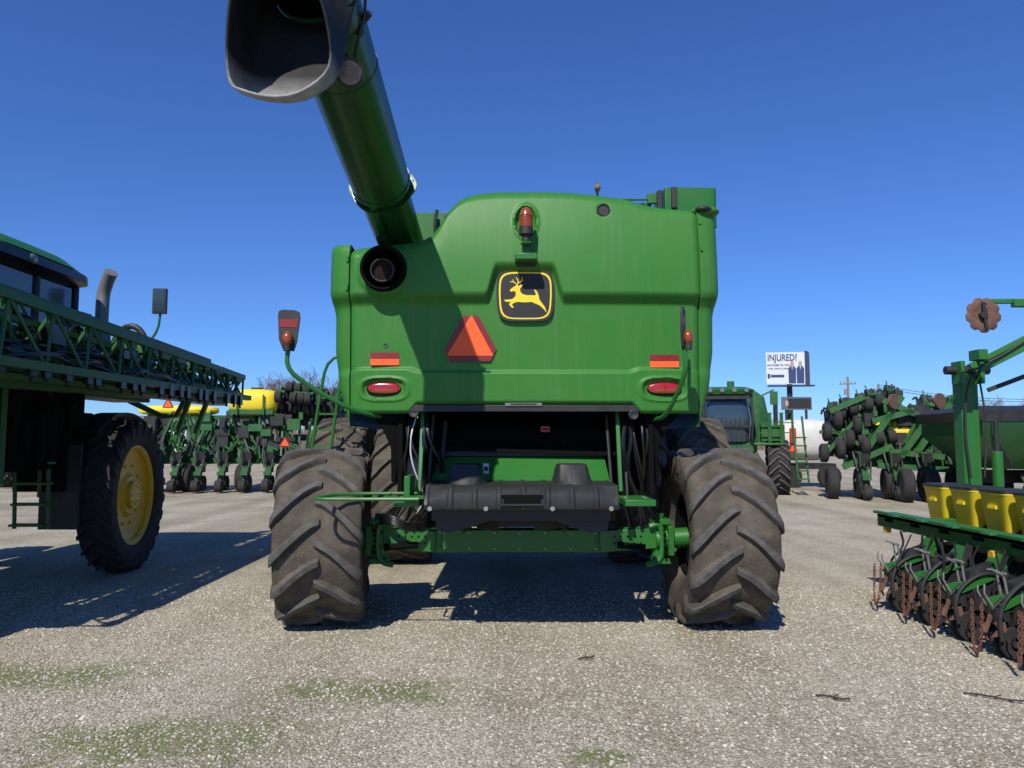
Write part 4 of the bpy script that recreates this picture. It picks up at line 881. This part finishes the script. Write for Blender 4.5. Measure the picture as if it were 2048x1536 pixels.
for i in range(5200):
    x=rnd.uniform(-200,220); y=rnd.uniform(150,170); h=rnd.uniform(2.5,5.8)*(1+.3*math.sin(x*.07)); w=rnd.uniform(.1,.5); t=rnd.uniform(-.6,.6)
    mb.add([(x-w,y,0),(x+w,y,0),(x+t+w*.2,y,h),(x+t-w*.2,y,h)],[(0,1,2,3)])
    if i%2: mb.add([(x,y,h*.3),(x+.15,y,h*.3),(x+rnd.uniform(-1.8,1.8),y,h*.95)],[(0,1,2)])
o=mb.obj('distant_woods',None,BARK); o['kind']='stuff'; meta(o,'far low line of bare brown woods on the horizon','woods')
# ================================================================== ground
m,nt,b=newmat('gravel')
tc=nt.nodes.new('ShaderNodeTexCoord')
def node(t,**k):
    n=nt.nodes.new(t)
    for a,v in k.items():
        if a in n.inputs: n.inputs[a].default_value=v
    return n
def ramp(src,els):
    r=nt.nodes.new('ShaderNodeValToRGB'); 
    while len(r.color_ramp.elements)<len(els): r.color_ramp.elements.new(.5)
    for e_,(p,c) in zip(r.color_ramp.elements,els): e_.position=p;e_.color=(*c,1)
    L(nt,src,r.inputs['Fac']);return r.outputs['Color']
def mixc(f,a,bb,mode='MIX'):
    x=nt.nodes.new('ShaderNodeMix');x.data_type='RGBA';x.blend_type=mode
    for s_,v in(('Factor',f),('A',a),('B',bb)):
        if hasattr(v,'links') : L(nt,v,x.inputs[s_])
        elif isinstance(v,tuple): x.inputs[s_].default_value=(*v,1)
        else: x.inputs[s_].default_value=v
    return x.outputs['Result']
nd=node('ShaderNodeTexNoise',Scale=25.,Detail=3.);L(nt,tc.outputs['Object'],nd.inputs['Vector'])
vadd=nt.nodes.new('ShaderNodeVectorMath');vadd.operation='MULTIPLY_ADD';vadd.inputs[1].default_value=(.02,.02,.02);L(nt,nd.outputs['Color'],vadd.inputs[0]);L(nt,tc.outputs['Object'],vadd.inputs[2])
v1=node('ShaderNodeTexVoronoi',Scale=60.);L(nt,vadd.outputs[0],v1.inputs['Vector'])
v2=node('ShaderNodeTexVoronoi',Scale=120.);L(nt,vadd.outputs[0],v2.inputs['Vector'])
sep=nt.nodes.new('ShaderNodeSeparateColor');L(nt,v1.outputs['Color'],sep.inputs[0])
sep2=nt.nodes.new('ShaderNodeSeparateColor');L(nt,v2.outputs['Color'],sep2.inputs[0])
c1=ramp(sep.outputs[0],[(0,(.27,.235,.18)),(.5,(.50,.455,.37)),(.85,(.64,.595,.50)),(1,(.80,.765,.68))])
c2=ramp(sep2.outputs[0],[(0,(.27,.235,.18)),(.6,(.50,.455,.37)),(1,(.72,.68,.585))])
cc=mixc(.5,c1,c2)
gap=ramp(v1.outputs['Distance'],[(.0,(1,1,1)),(.45,(.88,.88,.88)),(.8,(.44,.42,.38))])
cc=mixc(.8,cc,gap,'MULTIPLY')
n1=node('ShaderNodeTexNoise',Scale=.45,Detail=8.,Roughness=.65);L(nt,tc.outputs['Object'],n1.inputs['Vector'])
cc=mixc(.9,cc,ramp(n1.outputs['Fac'],[(.32,(.66,.63,.55)),(.5,(.93,.915,.87)),(.66,(1.06,1.06,1.03))]),'MULTIPLY')
mpt=nt.nodes.new('ShaderNodeMapping');mpt.inputs['Scale'].default_value=(1.1,.06,1);mpt.inputs['Rotation'].default_value=(0,0,.25);L(nt,tc.outputs['Object'],mpt.inputs['Vector'])
n4=node('ShaderNodeTexNoise',Scale=1.,Detail=4.);L(nt,mpt.outputs[0],n4.inputs['Vector'])
cc=mixc(.8,cc,ramp(n4.outputs['Fac'],[(.38,(.80,.785,.74)),(.6,(1.10,1.10,1.08))]),'MULTIPLY')
n3=node('ShaderNodeTexNoise',Scale=2.6,Detail=12.,Roughness=.82);L(nt,tc.outputs['Object'],n3.inputs['Vector'])
def blob(x,y,rx,ry):
    mp=nt.nodes.new('ShaderNodeMapping');mp.inputs['Location'].default_value=(-x/rx,-y/ry,0);mp.inputs['Scale'].default_value=(1/rx,1/ry,1);L(nt,tc.outputs['Object'],mp.inputs['Vector'])
    g=nt.nodes.new('ShaderNodeTexGradient');g.gradient_type='SPHERICAL';L(nt,mp.outputs[0],g.inputs['Vector']);return g.outputs['Fac']
acc=None
for bl in((-1.9,4.1,1.3,.55),(-1.6,3.4,.8,.35),(-3.2,5.2,1.4,.5),(.45,3.9,.35,.2),(-.9,4.9,1.0,.4)):
    g_=blob(*bl)
    if acc is None: acc=g_
    else:
        a_=nt.nodes.new('ShaderNodeMath');a_.operation='MAXIMUM';L(nt,acc,a_.inputs[0]);L(nt,g_,a_.inputs[1]);acc=a_.outputs[0]
ma=nt.nodes.new('ShaderNodeMath');ma.operation='MULTIPLY_ADD';ma.inputs[1].default_value=.34;L(nt,acc,ma.inputs[0]);L(nt,n3.outputs['Fac'],ma.inputs[2])
moss=ramp(ma.outputs[0],[(.59,(0,0,0)),(.76,(.72,.72,.72))])
cc=mixc(moss,cc,(.115,.145,.035))
L(nt,cc,b.inputs['Base Color']);b.inputs['Roughness'].default_value=.95;b.inputs['Specular IOR Level'].default_value=.1
bp=node('ShaderNodeBump',Strength=.9,Distance=.009);inv=nt.nodes.new('ShaderNodeMath');inv.operation='MULTIPLY_ADD';inv.inputs[1].default_value=-1;L(nt,v1.outputs['Distance'],inv.inputs[0]);
ml=nt.nodes.new('ShaderNodeMath');ml.operation='MULTIPLY';ml.inputs[1].default_value=-.5;L(nt,v2.outputs['Distance'],ml.inputs[0]);L(nt,ml.outputs[0],inv.inputs[2])
L(nt,inv.outputs[0],bp.inputs['Height']);L(nt,bp.outputs['Normal'],b.inputs['Normal'])
GRAVEL=m
mb=MB();mb.add([(-900,-60,0),(900,-60,0),(900,1600,0),(-900,1600,0)],[(0,1,2,3)])
g=mb.obj('ground',None,GRAVEL);g['kind']='structure';meta(g,'pale gravel yard with faint mossy patches','ground')
m,nt,b=newmat('stones'); ge=nt.nodes.new('ShaderNodeNewGeometry')
L(nt,ramp(ge.outputs['Random Per Island'],[(0,(.20,.18,.14)),(.35,(.36,.33,.27)),(.88,(.50,.465,.39)),(1,(.64,.61,.54))]),b.inputs['Base Color']);b.inputs['Roughness'].default_value=.9;b.inputs['Specular IOR Level'].default_value=.12
bm=bmesh.new();bmesh.ops.create_icosphere(bm,subdivisions=1,radius=1);IV=np.array([v.co[:] for v in bm.verts]);IF=np.array([[v.index for v in f.verts] for f in bm.faces]);bm.free()
NS=52000
Yp=1.9+ (np.random.rand(NS)**1.3)*6.5; Xp=(np.random.rand(NS)*2-1)*(Yp*.76+.3)
sz=.0032+.005*np.random.rand(NS)**2.5+.0005*Yp
jit=1+.4*(np.random.rand(NS,12,1)-.5); scl=np.stack([1+.5*np.random.rand(NS),1+.3*np.random.rand(NS),.5+.3*np.random.rand(NS)],1)
VV=IV[None]*jit*scl[:,None,:]*sz[:,None,None]
an=np.random.rand(NS)*2*pi; ca,sa=np.cos(an)[:,None],np.sin(an)[:,None]
X=VV[:,:,0]*ca-VV[:,:,1]*sa+Xp[:,None];Y=VV[:,:,0]*sa+VV[:,:,1]*ca+Yp[:,None];Z=VV[:,:,2]+sz[:,None]*.2
allv=np.stack([X,Y,Z],2).reshape(-1,3); allf=(IF[None]+12*np.arange(NS)[:,None,None]).reshape(-1,3)
me=bpy.data.meshes.new('gravel_stones');me.from_pydata(allv.tolist(),[],allf.tolist());me.materials.append(m)
o=bpy.data.objects.new('gravel_stones',me);COL.objects.link(o);o['kind']='stuff';meta(o,'loose pale crushed gravel stones lying on the yard','gravel')
for (x,y,rz,l) in((2.0,4.75,-.5,.10),(3.0,4.75,-.6,.16),(.55,5.6,.4,.07)):
    mb=MB();mb.tube([(-l,0,.008),(-l*.3,.01,.014),(l*.4,-.01,.01),(l,.01,.016)],.006,0,6,1);mb.tube([(0,0,.012),(l*.25,.05,.018)],.004,0,5)
    o=mb.obj('twig',None,RUSTK);o.location=(x,y,0.006);o.rotation_euler[2]=rz;meta(o,'small dry twig lying on the gravel','twig','twigs on the gravel')
# ================================================================== camera, light, world
cam=bpy.data.cameras.new('camera');co=bpy.data.objects.new('camera',cam);COL.objects.link(co)
cam.sensor_width=36;cam.lens=26.0;co.location=(0,0,1.6);co.rotation_euler=(pi/2+math.atan(.0791),0,0);cam.clip_end=4000;cam.clip_start=.05
S.camera=co
sd=Vector((.32,.93,-1.0)).normalized()
sl=bpy.data.lights.new('sun','SUN');sl.energy=5.0;sl.angle=math.radians(.5);sl.color=(1,.95,.86)
so=bpy.data.objects.new('sun',sl);COL.objects.link(so);so.rotation_euler=sd.to_track_quat('-Z','Y').to_euler();so.location=(-5,-10,15)
w=bpy.data.worlds.new('World');S.world=w;w.use_nodes=True;nt=w.node_tree
sk=nt.nodes.new('ShaderNodeTexSky');sk.sky_type='NISHITA';sk.sun_disc=False;sk.sun_elevation=math.asin(-sd.z);sk.sun_rotation=math.atan2(-sd.x,-sd.y)%(2*pi)
sk.air_density=1.0;sk.dust_density=.05;sk.ozone_density=1.2;sk.altitude=200
tm=nt.nodes.new('ShaderNodeMix');tm.data_type='RGBA';tm.blend_type='MULTIPLY';tm.inputs['Factor'].default_value=1;tm.inputs['B'].default_value=(.50,.86,1.60,1)
bg=nt.nodes['Background'];bg.inputs['Strength'].default_value=.084
nt.links.new(sk.outputs[0],tm.inputs['A']);nt.links.new(tm.outputs['Result'],bg.inputs['Color'])
S.view_settings.view_transform='Standard';S.view_settings.look='None';S.view_settings.exposure=0
for o in bpy.data.objects:
    for k in('bx','by','bz'):
        if k in o: del o[k]
